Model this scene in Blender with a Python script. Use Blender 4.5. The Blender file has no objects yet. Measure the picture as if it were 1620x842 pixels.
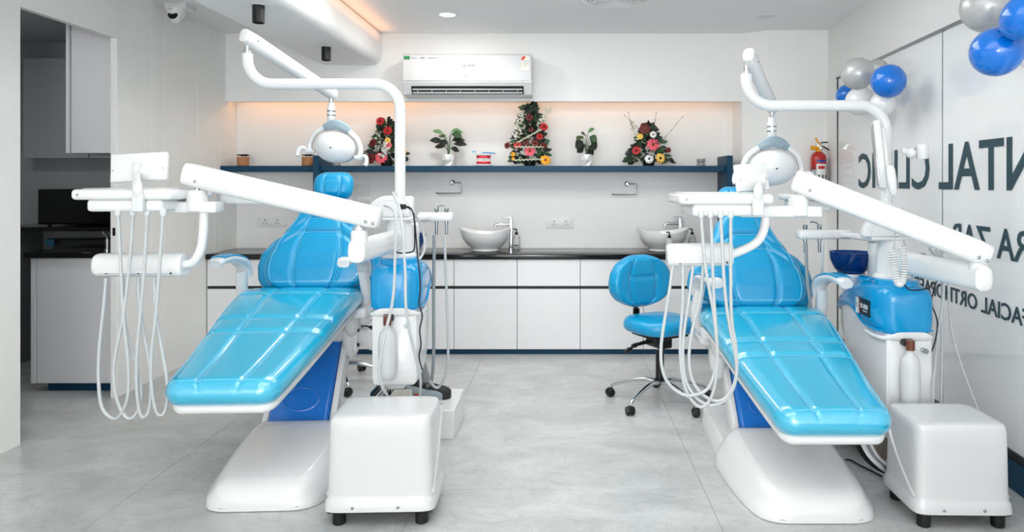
import bpy, bmesh, math, random
from mathutils import Vector, Matrix
random.seed(7)
PI = math.pi
sc = bpy.context.scene
COL = sc.collection

# ------------------------------------------------------------------ camera
F, CX, CY, HC = 1120.0, 890.0, 290.0, 1.35      # focal (px), principal point (px), eye height (m)
K = F / 880.0
cam_d = bpy.data.cameras.new('camera'); cam = bpy.data.objects.new('camera', cam_d); COL.objects.link(cam)
cam_d.sensor_width = 36; cam_d.lens = F / 1620 * 36
cam_d.shift_x = (810 - CX) / 1620; cam_d.shift_y = -(421 - CY) / 1620
cam_d.clip_start = 0.05
cam.location = (0, 0, HC); cam.rotation_euler = (PI / 2, 0, 0)
sc.camera = cam

# ------------------------------------------------------------------ world, lights, exposure
w = bpy.data.worlds.new('world'); sc.world = w; w.use_nodes = True
w.node_tree.nodes['Background'].inputs[0].default_value = (0.93, 0.97, 1.0, 1)
w.node_tree.nodes['Background'].inputs[1].default_value = 0.9

def area(name, loc, rot, sx, sy, power, color=(1, 1, 1), shape='RECTANGLE'):
    l = bpy.data.lights.new(name, 'AREA'); l.shape = shape; l.size = sx
    if shape == 'RECTANGLE': l.size_y = sy
    l.energy = power; l.color = color
    o = bpy.data.objects.new(name, l); COL.objects.link(o); o.location = loc; o.rotation_euler = rot
    return o
area('front_fill_light', (-0.7, -5.9, 1.4), (PI / 2, 0, 0), 4.0, 2.3, 120, (0.97, 0.985, 1.0))  # broad soft fill added behind the camera, at the unseen room front
for y_, p_ in ((-3.2, 22), (1.5, 13), (3.85, 28)):
    area('overhead_fill_light', (-0.2, y_, 2.58), (0, 0, 0), 2.4, 1.1, p_, (1, 0.995, 0.98))  # added fill lamps overhead, out of view, to even out the room
area('bounced_camera_flash', (0.0, -0.8, 1.5), (PI + math.radians(-30), 0, 0), .5, .5, 34, (1, 1, 1))

sc.view_settings.view_transform = 'Standard'
sc.view_settings.look = 'None'
sc.view_settings.gamma = 1.0
sc.view_settings.use_curve_mapping = False
sc.view_settings.exposure = 0.45

# ------------------------------------------------------------------ helpers
def U(px, py, d):
    """a point of the place: seen at column px, row py, at depth d*K metres"""
    return Vector(((px - CX) * d / 880, K * d, HC - (py - CY) * d / 880))

def srgb(h):
    h = h.lstrip('#'); c = [int(h[i:i + 2], 16) / 255 for i in (0, 2, 4)]
    return tuple(x / 12.92 if x <= 0.04045 else ((x + 0.055) / 1.055) ** 2.4 for x in c)

MATS = {}
def mat(name, col, rough=0.4, metal=0.0, coat=0.0, trans=0.0, spec=0.5, emit=None, bump=0.0, bscale=200, var=0.0, vscale=6, alpha=1.0, ior=1.45):
    if name in MATS: return MATS[name]
    m = bpy.data.materials.new(name); m.use_nodes = True
    nt = m.node_tree; b = nt.nodes['Principled BSDF']
    if isinstance(col, str): col = srgb(col)
    b.inputs['Base Color'].default_value = (*col, 1)
    b.inputs['Roughness'].default_value = rough
    b.inputs['Metallic'].default_value = metal
    b.inputs['Coat Weight'].default_value = coat
    b.inputs['Coat Roughness'].default_value = 0.08
    b.inputs['Transmission Weight'].default_value = trans
    b.inputs['Specular IOR Level'].default_value = spec
    b.inputs['IOR'].default_value = ior
    b.inputs['Alpha'].default_value = alpha
    if emit:
        b.inputs['Emission Color'].default_value = (*emit[0], 1); b.inputs['Emission Strength'].default_value = emit[1]
    tc = nt.nodes.new('ShaderNodeTexCoord')
    if bump:
        n = nt.nodes.new('ShaderNodeTexNoise'); n.inputs['Scale'].default_value = bscale; n.inputs['Detail'].default_value = 2
        bp = nt.nodes.new('ShaderNodeBump'); bp.inputs['Strength'].default_value = bump; bp.inputs['Distance'].default_value = 0.002
        nt.links.new(tc.outputs['Object'], n.inputs['Vector']); nt.links.new(n.outputs['Fac'], bp.inputs['Height'])
        nt.links.new(bp.outputs['Normal'], b.inputs['Normal'])
    if var:
        n = nt.nodes.new('ShaderNodeTexNoise'); n.inputs['Scale'].default_value = vscale; n.inputs['Detail'].default_value = 4
        mx = nt.nodes.new('ShaderNodeMix'); mx.data_type = 'RGBA'
        mx.inputs['A'].default_value = (*[c * (1 - var) for c in col], 1); mx.inputs['B'].default_value = (*[min(1, c * (1 + var)) for c in col], 1)
        nt.links.new(tc.outputs['Object'], n.inputs['Vector']); nt.links.new(n.outputs['Fac'], mx.inputs['Factor'])
        nt.links.new(mx.outputs['Result'], b.inputs['Base Color'])
    MATS[name] = m
    return m

def marble():
    m = bpy.data.materials.new('grey_marble_tile'); m.use_nodes = True
    nt = m.node_tree; b = nt.nodes['Principled BSDF']; L = nt.links.new
    tc = nt.nodes.new('ShaderNodeTexCoord')
    mp = nt.nodes.new('ShaderNodeMapping'); mp.inputs['Scale'].default_value = (1.0, 1.5, 1); mp.inputs['Rotation'].default_value = (0, 0, 0.35)
    L(tc.outputs['Object'], mp.inputs['Vector'])
    n1 = nt.nodes.new('ShaderNodeTexNoise'); n1.inputs['Scale'].default_value = 2.2; n1.inputs['Detail'].default_value = 7; n1.inputs['Roughness'].default_value = 0.62; n1.inputs['Distortion'].default_value = 1.1
    L(mp.outputs['Vector'], n1.inputs['Vector'])
    r1 = nt.nodes.new('ShaderNodeValToRGB')
    r1.color_ramp.elements[0].position = 0.30; r1.color_ramp.elements[0].color = (*srgb('#aeb1b0'), 1)
    r1.color_ramp.elements[1].position = 0.66; r1.color_ramp.elements[1].color = (*srgb('#cccecd'), 1)
    L(n1.outputs['Fac'], r1.inputs['Fac'])
    n2 = nt.nodes.new('ShaderNodeTexNoise'); n2.inputs['Scale'].default_value = 4.0; n2.inputs['Detail'].default_value = 8; n2.inputs['Distortion'].default_value = 2.2
    L(mp.outputs['Vector'], n2.inputs['Vector'])
    sub = nt.nodes.new('ShaderNodeMath'); sub.operation = 'SUBTRACT'; sub.inputs[1].default_value = 0.5; L(n2.outputs['Fac'], sub.inputs[0])
    ab = nt.nodes.new('ShaderNodeMath'); ab.operation = 'ABSOLUTE'; L(sub.outputs[0], ab.inputs[0])
    r2 = nt.nodes.new('ShaderNodeValToRGB')
    r2.color_ramp.elements[0].position = 0.0; r2.color_ramp.elements[0].color = (0.30, 0.30, 0.30, 1)
    r2.color_ramp.elements[1].position = 0.03; r2.color_ramp.elements[1].color = (0, 0, 0, 1)
    L(ab.outputs[0], r2.inputs['Fac'])
    mx = nt.nodes.new('ShaderNodeMix'); mx.data_type = 'RGBA'; mx.inputs['B'].default_value = (*srgb('#979a9a'), 1)
    L(r2.outputs['Color'], mx.inputs['Factor']); L(r1.outputs['Color'], mx.inputs['A'])
    L(mx.outputs['Result'], b.inputs['Base Color'])
    b.inputs['Roughness'].default_value = 0.28; b.inputs['Specular IOR Level'].default_value = 0.45
    return m

WALL = mat('white_wall_paint', '#f2f2f0', 0.55, var=0.015)
PANEL = mat('off_white_wall_panel', '#f2f2ef', 0.4, var=0.015)
CEIL = mat('ceiling_paint', '#f7f7f7', 0.6)
WHITE = mat('white_plastic', '#e3e4e4', 0.22, coat=0.3)
WHITE2 = mat('white_laminate', '#e9e9e9', 0.25)
GREYW = mat('grey_white_plastic', '#d6dadb', 0.35)
STEELB = mat('grey_blue_plastic', '#8fa3ae', 0.3)
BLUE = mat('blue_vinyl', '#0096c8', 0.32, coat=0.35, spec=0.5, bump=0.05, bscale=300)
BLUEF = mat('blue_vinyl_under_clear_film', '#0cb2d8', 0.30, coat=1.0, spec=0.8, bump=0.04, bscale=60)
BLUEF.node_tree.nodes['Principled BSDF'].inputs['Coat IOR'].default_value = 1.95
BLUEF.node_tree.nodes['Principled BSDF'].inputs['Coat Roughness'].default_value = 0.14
BLUEST = mat('pale_blue_stitching', '#7fd0ee', 0.5)
BLUEP = mat('blue_plastic', '#0096d2', 0.16, coat=0.3)
BLUED = mat('deep_blue_plastic', '#0a70cc', 0.18, coat=0.4)
TEAL = mat('teal_laminate', '#043c58', 0.45, spec=.35)
BLACK = mat('black_plastic', '#111112', 0.35)
BLACKG = mat('black_granite', '#141414', 0.12, var=0.2, vscale=80)
CHROME = mat('chrome', '#d8dadc', 0.12, metal=1.0)
STEEL = mat('brushed_steel', '#9aa0a3', 0.3, metal=1.0)
HOSE = mat('pale_grey_hose', '#bfc3c4', 0.35)
HOSED = mat('grey_hose', '#959c9e', 0.4)
CERAMIC = mat('white_ceramic', '#f0f0ef', 0.08, coat=0.5)
JOINT = mat('grey_joint', '#8d9090', 0.7)
MARBLE = marble()

def new(): return bmesh.new()

def root_origin(o):
    while o.parent: o = o.parent
    return Vector(o.location)

def obj(name, bm, m, parent=None, M=None, smooth=True, sharp=0.7, kind=None, origin=None):
    """link a bmesh (world coordinates, or local ones with M) as one mesh object"""
    if M is not None: bm.transform(M)
    bmesh.ops.recalc_face_normals(bm, faces=bm.faces)
    if parent is not None: off = root_origin(parent)
    elif origin is not None: off = Vector(origin)
    else:
        xs = [v.co for v in bm.verts]
        off = Vector(((min(v.x for v in xs) + max(v.x for v in xs)) / 2, (min(v.y for v in xs) + max(v.y for v in xs)) / 2, min(v.z for v in xs)))
    bm.transform(Matrix.Translation(-off))
    me = bpy.data.meshes.new(name); bm.to_mesh(me); bm.free()
    if smooth:
        me.polygons.foreach_set('use_smooth', [True] * len(me.polygons)); me.set_sharp_from_angle(angle=sharp)
    me.materials.append(m)
    o = bpy.data.objects.new(name, me); COL.objects.link(o)
    if parent is not None: o.parent = parent
    else: o.location = off
    if kind: o['kind'] = kind
    return o

def thing(name, label, cat, loc, group=None):
    o = bpy.data.objects.new(name, None); COL.objects.link(o); o.location = loc; o.empty_display_size = 0.05
    o['label'] = label; o['category'] = cat
    if group: o['group'] = group
    return o

def tag(o, label, cat, group=None):
    o['label'] = label; o['category'] = cat
    if group: o['group'] = group
    return o

def box(bm, x0, x1, y0, y1, z0, z1):
    M = Matrix.Translation(((x0 + x1) / 2, (y0 + y1) / 2, (z0 + z1) / 2)) @ Matrix.Diagonal((abs(x1 - x0), abs(y1 - y0), abs(z1 - z0), 1))
    bmesh.ops.create_cube(bm, size=1, matrix=M)
    return bm

def rbox(bm, x0, x1, y0, y1, z0, z1, r=0.01, seg=3, M=None):
    t = bmesh.new(); box(t, x0, x1, y0, y1, z0, z1)
    r = min(r, 0.49 * min(abs(x1 - x0), abs(y1 - y0), abs(z1 - z0)))
    bmesh.ops.bevel(t, geom=t.edges[:], offset=r, segments=seg, profile=0.5, affect='EDGES')
    if M is not None: t.transform(M)
    me = bpy.data.meshes.new('tmp'); t.to_mesh(me); t.free(); bm.from_mesh(me); bpy.data.meshes.remove(me)
    return bm

def loft(bm, secs, cap=True, closed=True):
    rows = [[bm.verts.new(p) for p in s] for s in secs]
    n = len(rows[0])
    for a, b in zip(rows, rows[1:]):
        for i in range(n if closed else n - 1):
            j = (i + 1) % n
            bm.faces.new((a[i], a[j], b[j], b[i]))
    if cap and closed:
        bm.faces.new(list(reversed(rows[0]))); bm.faces.new(rows[-1])
    return bm

def ring(c, R, N, w, h, n=2.0, cnt=20):
    out = []
    for k in range(cnt):
        t = 2 * PI * k / cnt
        ct, st = math.cos(t), math.sin(t)
        out.append(c + R * (w * math.copysign(abs(ct) ** (2 / n), ct)) + N * (h * math.copysign(abs(st) ** (2 / n), st)))
    return out

def catmull(pts, sub=6):
    pts = [Vector(p) for p in pts]
    P = [pts[0] * 2 - pts[1]] + pts + [pts[-1] * 2 - pts[-2]]
    out = []
    for i in range(1, len(P) - 2):
        a, b, c, d = P[i - 1], P[i], P[i + 1], P[i + 2]
        for k in range(sub):
            t = k / sub
            out.append(0.5 * (2 * b + (c - a) * t + (2 * a - 5 * b + 4 * c - d) * t * t + (3 * b - a - 3 * c + d) * t ** 3))
    out.append(pts[-1]); return out

def sweep(bm, pts, w, h=None, n=2.0, cnt=12, up=None, cap=True):
    """sweep a (super)ellipse along pts; w, h numbers or lists"""
    pts = [Vector(p) for p in pts]; N_ = len(pts)
    W = w if isinstance(w, (list, tuple)) else [w] * N_
    H = W if h is None else (h if isinstance(h, (list, tuple)) else [h] * N_)
    secs = []; Np = None
    for i, p in enumerate(pts):
        t = (pts[min(i + 1, N_ - 1)] - pts[max(i - 1, 0)]).normalized()
        if up is not None:
            R = t.cross(Vector(up)).normalized(); N = R.cross(t)
        else:
            if Np is None:
                a = Vector((0, 0, 1)) if abs(t.z) < 0.9 else Vector((1, 0, 0))
                N = (a - t * a.dot(t)).normalized()
            else: N = (Np - t * Np.dot(t)).normalized()
            Np = N; R = t.cross(N)
        secs.append(ring(p, R, N, W[i], H[i], n, cnt))
    return loft(bm, secs, cap)

def tube(bm, pts, r, cnt=10, sub=0):
    if sub: pts = catmull(pts, sub)
    return sweep(bm, pts, r, cnt=cnt)

def lathe(bm, prof, c=(0, 0, 0), cnt=24, axis='Z', sx=1.0, sy=1.0, M=None):
    c = Vector(c); secs = []
    for r, z in prof:
        r = max(r, 0.0002); s = []
        for k in range(cnt):
            a = 2 * PI * k / cnt; x, y = r * math.cos(a) * sx, r * math.sin(a) * sy
            v = Vector((x, y, z)) if axis == 'Z' else (Vector((z, x, y)) if axis == 'X' else Vector((y, z, x)))
            if M is not None: v = M @ v
            s.append(c + v)
        secs.append(s)
    return loft(bm, secs)

def ball(bm, c, r, sx=1, sy=1, sz=1, seg=20, rings=12, M=None):
    m = Matrix.Translation(c) @ (M if M is not None else Matrix.Identity(4)) @ Matrix.Diagonal((r * sx, r * sy, r * sz, 1))
    bmesh.ops.create_uvsphere(bm, u_segments=seg, v_segments=rings, radius=1, matrix=m)
    return bm

def prism(bm, poly, axis, a0, a1):
    """polygon (two coordinates) pushed along an axis"""
    def P(p, a): return {'X': Vector((a, p[0], p[1])), 'Y': Vector((p[0], a, p[1])), 'Z': Vector((p[0], p[1], a))}[axis]
    A = [bm.verts.new(P(p, a0)) for p in poly]; B = [bm.verts.new(P(p, a1)) for p in poly]
    bm.faces.new(A); bm.faces.new(list(reversed(B)))
    n = len(poly)
    for i in range(n):
        j = (i + 1) % n
        bm.faces.new((A[i], B[i], B[j], A[j]))
    return bm

def cushion(bm, frame, wid, h, L, rc, nv=40, nu=20, disp=None, na=6, rend=None):
    """upholstered pad along s in 0..1: frame(s) -> centre, right, normal; returns top-surface function"""
    rend = rend or h
    def dims(s):
        dist = max(min(s, 1 - s) * L, 0.0)
        wf = wid(s)
        if dist < rc: wf -= rc - math.sqrt(max(0, rc * rc - (rc - dist) ** 2))
        hf = h
        if dist < rend: hf = h * math.sqrt(max(0.0, 1 - (1 - dist / rend) ** 2))
        return max(wf, 0.004), max(hf, 0.002)
    def dd(u, s):
        if disp is None: return 0
        dist = min(s, 1 - s) * L
        return disp(u, s) * min(1, dist / 0.03)
    def top(u, s, lift=0.0):
        C, R, N = frame(s); wf, hf = dims(s)
        x = u * wf; e = wf - hf
        z = hf if abs(x) <= e else math.sqrt(max(0, hf * hf - (abs(x) - e) ** 2))
        return C + R * x + N * (z + dd(u, s) + lift)
    secs = []
    for i in range(nv + 1):
        s = 0.5 - 0.5 * math.cos(PI * i / nv) if nv < 60 else None
        if s is None:
            t = i / nv; s = t if 0.06 < t < 0.94 else (0.06 * (1 - math.cos(t / 0.06 * PI / 2)) if t <= 0.06 else 1 - 0.06 * (1 - math.cos((1 - t) / 0.06 * PI / 2)))
        C, R, N = frame(s); wf, hf = dims(s); rr = min(hf, wf * 0.9); e = wf - rr
        pts = []
        for k in range(nu + 1):
            x = e - 2 * e * k / nu; pts.append((x, rr, True))
        for k in range(1, na):
            a = PI / 2 + PI * k / na; pts.append((-e + rr * math.cos(a), rr * math.sin(a), math.sin(a) > 0.2))
        for k in range(7): pts.append((-e + 2 * e * k / 6, -rr, False))
        for k in range(1, na):
            a = -PI / 2 + PI * k / na; pts.append((e + rr * math.cos(a), rr * math.sin(a), math.sin(a) > 0.2))
        secs.append([C + R * x + N * (z * hf / rr + (dd(x / wf, s) if up else 0)) for x, z, up in pts])
    loft(bm, secs)
    return top

def text(name, s, size, m, M, parent=None, sx=1.0, depth=0.0015, align='LEFT', shear=0.0, bold=0.0):
    cu = bpy.data.curves.new('t', 'FONT'); cu.body = s; cu.size = size; cu.extrude = depth / 2; cu.align_x = align; cu.shear = shear; cu.offset = bold
    cu.resolution_u = 3
    t = bpy.data.objects.new('t', cu); COL.objects.link(t)
    bpy.context.view_layer.update()
    me = bpy.data.meshes.new_from_object(t.evaluated_get(bpy.context.evaluated_depsgraph_get()))
    bpy.data.objects.remove(t); bpy.data.curves.remove(cu)
    bm = new(); bm.from_mesh(me); bpy.data.meshes.remove(me)
    bm.transform(Matrix.Diagonal((sx, 1, 1, 1)))
    return obj(name, bm, m, parent, M=M, smooth=False)

def frame_m(o, ex, ey, ez):
    M = Matrix.Identity(4)
    for i in range(3):
        M[i][0], M[i][1], M[i][2], M[i][3] = ex[i], ey[i], ez[i], o[i]
    return M
FACE_CAM = lambda o: frame_m(o, (1, 0, 0), (0, 0, 1), (0, -1, 0))     # text upright on a wall facing the camera

def struct(o, label=None):
    o['kind'] = 'structure'
    if label: o['label'] = label
    return o

# ------------------------------------------------------------------ the setting
XL = -2.80; YB = K * 4.78; YS = K * 4.62; ZC = 2.594; YC = K * 4.37      # left wall, back wall, soffit, ceiling, counter front
YCOL = K * 4.52; YF = -6.0
def XR(y): return 2.157 - 0.08 * (K * 4.52 - y) / K                       # right (glass) wall
ZS = HC + 129.5 * 4.62 / 880                                              # soffit underside

# floor: slab and single tiles
fl = struct(obj('floor', box(new(), -4.6, 2.6, YF, YB + .2, -0.06, -0.006), JOINT), 'pale grey marble-look tiled floor')
TX, TY = 1.244, 0.622
xs = [-0.622 + TX * k for k in range(-4, 4)]
ys = [K * 2.45 + TY * k for k in range(-16, 6)]
tile = None
for x in xs:
    for y in ys:
        x0, x1 = max(x, -4.6), min(x + TX, 2.6); y0, y1 = max(y, YF), min(y + TY, YB + .2)
        if x1 - x0 < .02 or y1 - y0 < .02: continue
        obj('floor_tile', box(new(), x0 + .0008, x1 - .0008, y0 + .0008, y1 - .0008, -0.006, 0), MARBLE, fl, smooth=False)

# ceiling
ce = struct(obj('ceiling', box(new(), XL - .1, 2.7, YF, YB + .2, ZC, ZC + .08), CEIL), 'plain white ceiling')
# dropped panel under the ceiling
bm = new(); r = .07; prof = [(-1.98, ZC - .01), (-1.98, 2.332)]
for k in range(9):
    a = -PI / 2 + (PI / 2) * k / 8; prof.append((-1.50 - r + r * math.cos(a), 2.332 + r + r * math.sin(a)))
prof += [(-1.50, ZC - .01)]
prism(bm, prof, 'Y', YF, YS)
struct(obj('trim_1', bm, CEIL, sharp=0.5), 'dropped ceiling beam with rounded edge')

# back wall, niche and soffit
struct(obj('wall_back', box(new(), XL - .1, 2.7, YB, YB + .1, 0, ZC), WALL), 'white back wall behind the counter')
sf = struct(obj('wall_soffit', box(box(new(), XL, 1.50, YS, YS + .05, ZS, ZC), XL, 1.50, YS + .05, YB, ZS + .07, ZC), WALL), 'white soffit above the shelf niche')
bm = new()
prism(bm, [(1.412, YB), (1.45, YB - .03), (1.49, YS), (1.67, YCOL), (2.6, YCOL), (2.6, YB)], 'Z', 0, ZC)
struct(obj('wall_column', bm, WALL, smooth=False), 'white wall column beside the glass wall')
# warm strip light tucked in the niche behind the soffit edge
s = obj('trim_2', rbox(new(), XL + .05, 1.40, YS + .051, YS + .06, ZS + .030, ZS + .040, .002), mat('warm_strip', '#ffd9a8', .5, emit=((1, .45, .14), 3)))
struct(s, 'warm strip light inside the soffit edge')
area('niche_strip_light', (-1.95, YS + .12, ZS + .034), (math.radians(-48), 0, 0), 1.5, .012, .95, (1, .42, .13))
area('niche_strip_light', (0.1, YS + .12, ZS + .034), (math.radians(-48), 0, 0), 2.3, .012, .28, (1, .42, .13))
area('beam_strip_light', (-1.44, K * 3.9, ZC - .09), (0, math.radians(180), 0), .03, 1.6, .5, (1, .42, .14))

area('ceiling_fill_light', (-1.46, -2.0, ZC - .10), (0, math.radians(140), 0), .04, 7.5, 12, (1, .97, .92))  # white fill added beside the beam, out of view, to lift the ceiling
# left wall: front part, part over the door, then single panels up to the corner
YD0, YD1, ZD = K * 2.872, K * 3.495, 2.262
wl = struct(obj('wall_left', box(box(box(new(), XL - .04, XL, YF, YD0, 0, ZC), XL - .04, XL, YD0, YD1, ZD, ZC), XL - .04, XL - .012, YD1, YB, 0, ZC), PANEL), 'off-white panelled left wall')
cuts = [YD1, K * 3.79, K * 3.911, K * 4.263, K * 4.48, K * 4.546, YB]
for a, b in zip(cuts, cuts[1:]):
    obj('wall_panel', rbox(new(), XL - .014, XL, a + (.002 if a > YD1 else 0), b - .002, 0.0, ZC, .002, 1), PANEL, wl, smooth=False)
EDGE = mat('white_edge_strip', '#f3f3f1', .4)
for a in cuts[1:-1]:
    obj('joint_strip', box(new(), XL - .012, XL - .003, a - .002, a + .002, 0, ZC), EDGE, wl, smooth=False)
# black latch plates in the door jamb
for z in (1.20, 1.02):
    obj('latch_plate', box(new(), XL - .026, XL - .010, YD1 - .003, YD1 + .001, z, z + .05), BLACK, wl)

# pantry behind the doorway
GREY = mat('pantry_grey_wall', '#c3c6c7', .5)
struct(obj('wall_pantry_back', box(new(), -4.6, XL - .04, K * 4.35, K * 4.35 + .1, 0, ZC), GREY), 'grey wall at the back of the pantry')
struct(obj('wall_pantry_left', box(new(), -4.7, -4.6, 2.2, K * 4.45, 0, ZC), GREY), 'grey side wall of the pantry')
struct(obj('wall_pantry_front', box(new(), -4.6, XL - .04, 2.2, 2.3, 0, ZC), GREY), 'grey front wall of the pantry')
struct(obj('ceiling_pantry', box(new(), -4.6, XL - .04, 2.2, K * 4.45, 2.45, 2.5), GREY), 'grey pantry ceiling')

area('pantry_fill_light', (-3.6, 3.9, 2.44), (0, 0, 0), .3, .3, 3.5, (1, 1, 1))  # unseen fill lamp added to brighten the pantry
# right wall: pier, glass panes, head, teal base
def rw(y, off=0.0): return Vector((XR(y) + off, y, 0))
def rwall(name, y0, y1, z0, z1, t0, t1, m, parent=None, r=None):
    bm = new()
    P = [(XR(y0) + t0, y0), (XR(y1) + t0, y1), (XR(y1) + t1, y1), (XR(y0) + t1, y0)]
    prism(bm, P, 'Z', z0, z1)
    return obj(name, bm, m, parent, smooth=False)
YG = K * 4.333; YJ = K * 2.983; ZG0, ZG1 = 0.165, 2.165
GLASS = mat('frosted_white_glass', '#eff1f1', 0.05, spec=0.6)
wr = struct(rwall('wall_right', YF, YCOL, ZG1 + .012, ZC, 0, .1, WALL), 'white wall above the glass partition')
struct(rwall('wall_right_pier', YG + .012, YCOL, 0, ZG1 + .012, -.006, .1, WALL), 'narrow white pier beside the glass')
w1 = struct(rwall('window_1', YF, YG + .012, ZG1, ZG1 + .012, -.012, .06, STEEL), 'lettered glass partition with steel head rail')
panes = [(YJ + .002, YG - .002), (YJ - 1.72, YJ - .006), (YF, YJ - 1.724)]
for a, b in panes: rwall('pane', a, b, ZG0, ZG1 - .004, 0.004, .016, GLASS, w1)
rwall('pane_joint', YJ - .006, YJ + .002, ZG0, ZG1, .002, .016, STEEL, w1)
rwall('side_seal', YG - .002, YG + .012, ZG0, ZG1, -.001, .016, BLACK, w1)
rwall('bottom_seal', YF, YG, ZG0 - .035, ZG0, -.006, .02, BLACK, w1)
struct(rwall('baseboard_right', YF, YCOL, 0, ZG0 - .035, -.012, .06, TEAL), 'teal baseboard under the glass partition')
LET = mat('dark_teal_vinyl_lettering', '#284852', .5)
tdir = Vector((XR(0) - XR(1), -1, 0)).normalized()       # towards the camera along the wall
def glass_text(s, size, y_left, z, wanted, target):
    # the lettering faces the street: from in here it reads mirrored; its last letter lies farthest away
    ex = Vector((-tdir.x, -tdir.y, 0)); o = rw(y_left, .0005); o.z = z
    M = frame_m(o, ex, (0, 0, 1), (1, 0, 0))
    t = text('lettering', s, size, LET, Matrix.Identity(4), None, bold=.004 * size / .33)
    me = t.data; xs_ = [v.co.x for v in me.vertices]
    off = t.location.copy(); 
    bm = new(); bm.from_mesh(me); bm.transform(Matrix.Translation(off))
    x1 = max(v.co.x for v in bm.verts); x0 = min(v.co.x for v in bm.verts)
    f = target / (x1 - x0) if wanted is None else wanted
    bm.transform(Matrix.Translation((-x1, 0, 0))); bm.transform(Matrix.Diagonal((f, 1, 1, 1)))
    bpy.data.objects.remove(t); bpy.data.meshes.remove(me)
    return obj('lettering', bm, LET, w1, M=M, smooth=False)
def yat(px):   # depth (m) at which the glass wall is seen in column px
    q = (px - CX) / 880; return K * (1.795 / (q - .08))
glass_text('DENTAL CLINIC', .338, yat(1358), 1.322, None, 1.97 * K * 1.02)
glass_text('RA ZAR', .196, yat(1503), 1.008, None, .69)
glass_text('FACIAL ORTHOPAEDIC', .108, yat(1431), .733, None, 1.26)

# ------------------------------------------------------------------ counter, cabinets, shelf
xe = [XL + .006, -2.344, -1.847, -1.35, -.854, -.357, .139, .636, 1.132, 1.405]
names_ = ['far left, beside the panelled wall', 'second from the left wall', 'third from the left wall', 'hidden mostly behind the left dental chair', 'right of the left dental chair unit',
          'under the left washbasin, left of centre', 'in the middle of the counter', 'behind the left edge of the blue stool', 'behind the blue stool and right basin', 'last one at the right end']
for k, (a, b) in enumerate(zip(xe, xe[1:])):
    t = thing('base_cabinet', 'white base cabinet with drawer over door, ' + names_[k], 'cabinet', ((a + b) / 2, YC + .2, 0), 'white cabinets under the black counter')
    obj('body', box(new(), a + .001, b - .001, YC + .02, YB - .005, .06, .752), mat('dark_carcass', '#23282b', .5), t)
    obj('drawer', rbox(new(), a + .002, b - .002, YC, YC + .02, .542, .750, .002, 1), WHITE2, t, smooth=False)
    obj('door', rbox(new(), a + .002, b - .002, YC, YC + .02, .045, .518, .002, 1), WHITE2, t, smooth=False)
    obj('toe_kick', box(new(), a, b, YC + .03, YC + .05, 0, .06), TEAL, t)
tag(obj('countertop', rbox(new(), XL + .004, 1.408, YC - .02, YB - .002, .754, .794, .003, 2), BLACKG), 'long black polished granite worktop along the back wall', 'countertop')

# shelf with its two uprights
YSH = K * 4.546
tag(obj('display_shelf', rbox(new(), XL + .003, -2.021, YSH, YB - .002, 1.445, 1.4925, .002, 1), TEAL, smooth=False), 'short teal shelf board between the left wall and the upright', 'shelf', 'teal shelf boards')
tag(obj('display_shelf', rbox(new(), -1.974, 1.329, YSH, YB - .002, 1.445, 1.4925, .002, 1), TEAL, smooth=False), 'long teal shelf board carrying the flower arrangements', 'shelf', 'teal shelf boards')
tag(obj('shelf_upright', rbox(new(), -2.02, -1.975, K * 4.5, YB - .002, .796, 1.575, .003, 1), TEAL, smooth=False), 'teal upright panel behind the left chair headrest', 'panel', 'teal shelf uprights')
tag(obj('shelf_upright', rbox(new(), 1.33, 1.378, K * 4.5, YB - .002, .796, 1.575, .003, 1), TEAL, smooth=False), 'teal upright panel at the right end of the shelf', 'panel', 'teal shelf uprights')

def basin(px, label):
    c = U(px, 400, 4.56); c.z = .794
    t = thing('washbasin', label, 'washbasin', c, 'countertop washbasins')
    bm = new(); cnt = 40; secs = []
    prof = [(.105, 0), (.112, .008), (.105, .016), (.108, .022), (.15, .055), (.188, .10), (.205, .142), (.212, .172), (.207, .174), (.196, .14), (.17, .09), (.11, .045), (.02, .04)]
    for r, z in prof:
        secs.append([c + Vector((r * math.cos(2 * PI * k / cnt), r * .86 * math.sin(2 * PI * k / cnt), z + .020 * (z / .17) ** 3 * math.cos(4 * PI * k / cnt))) for k in range(cnt)])
    loft(bm, secs); obj('bowl', bm, CERAMIC, t, sharp=1.2)
    obj('drain', lathe(new(), [(.022, .041), (.022, .046), (.0, .047)], c), CHROME, t)
    return c
basin(768, 'white vessel washbasin on the counter left of the wall socket')
basin(1048, 'white vessel washbasin behind the blue stool')

def faucet(px, label, d=4.66):
    c = U(px, 396, d); c.z = .794
    t = thing('faucet', label, 'faucet', c, 'tall chrome basin faucets')
    obj('base', lathe(new(), [(.026, 0), (.026, .006), (.018, .008)], c), CHROME, t)
    obj('column', rbox(new(), c.x - .014, c.x + .014, c.y - .018, c.y + .018, .80, 1.055, .004), CHROME, t)
    obj('spout', tube(new(), [c + Vector((-.01, 0, .212)), c + Vector((-.12, -.01, .212)), c + Vector((-.128, -.01, .205)), c + Vector((-.130, -.01, .190))], .012), CHROME, t)
    obj('lever', rbox(new(), c.x - .075, c.x + .014, c.y - .014, c.y + .014, 1.061, 1.067, .002), CHROME, t)
    obj('lever_neck', lathe(new(), [(.011, .260), (.011, .268)], c), CHROME, t)
faucet(808, 'tall chrome faucet beside the left washbasin')
faucet(1076, 'tall chrome faucet behind the right washbasin', 4.74)

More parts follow.
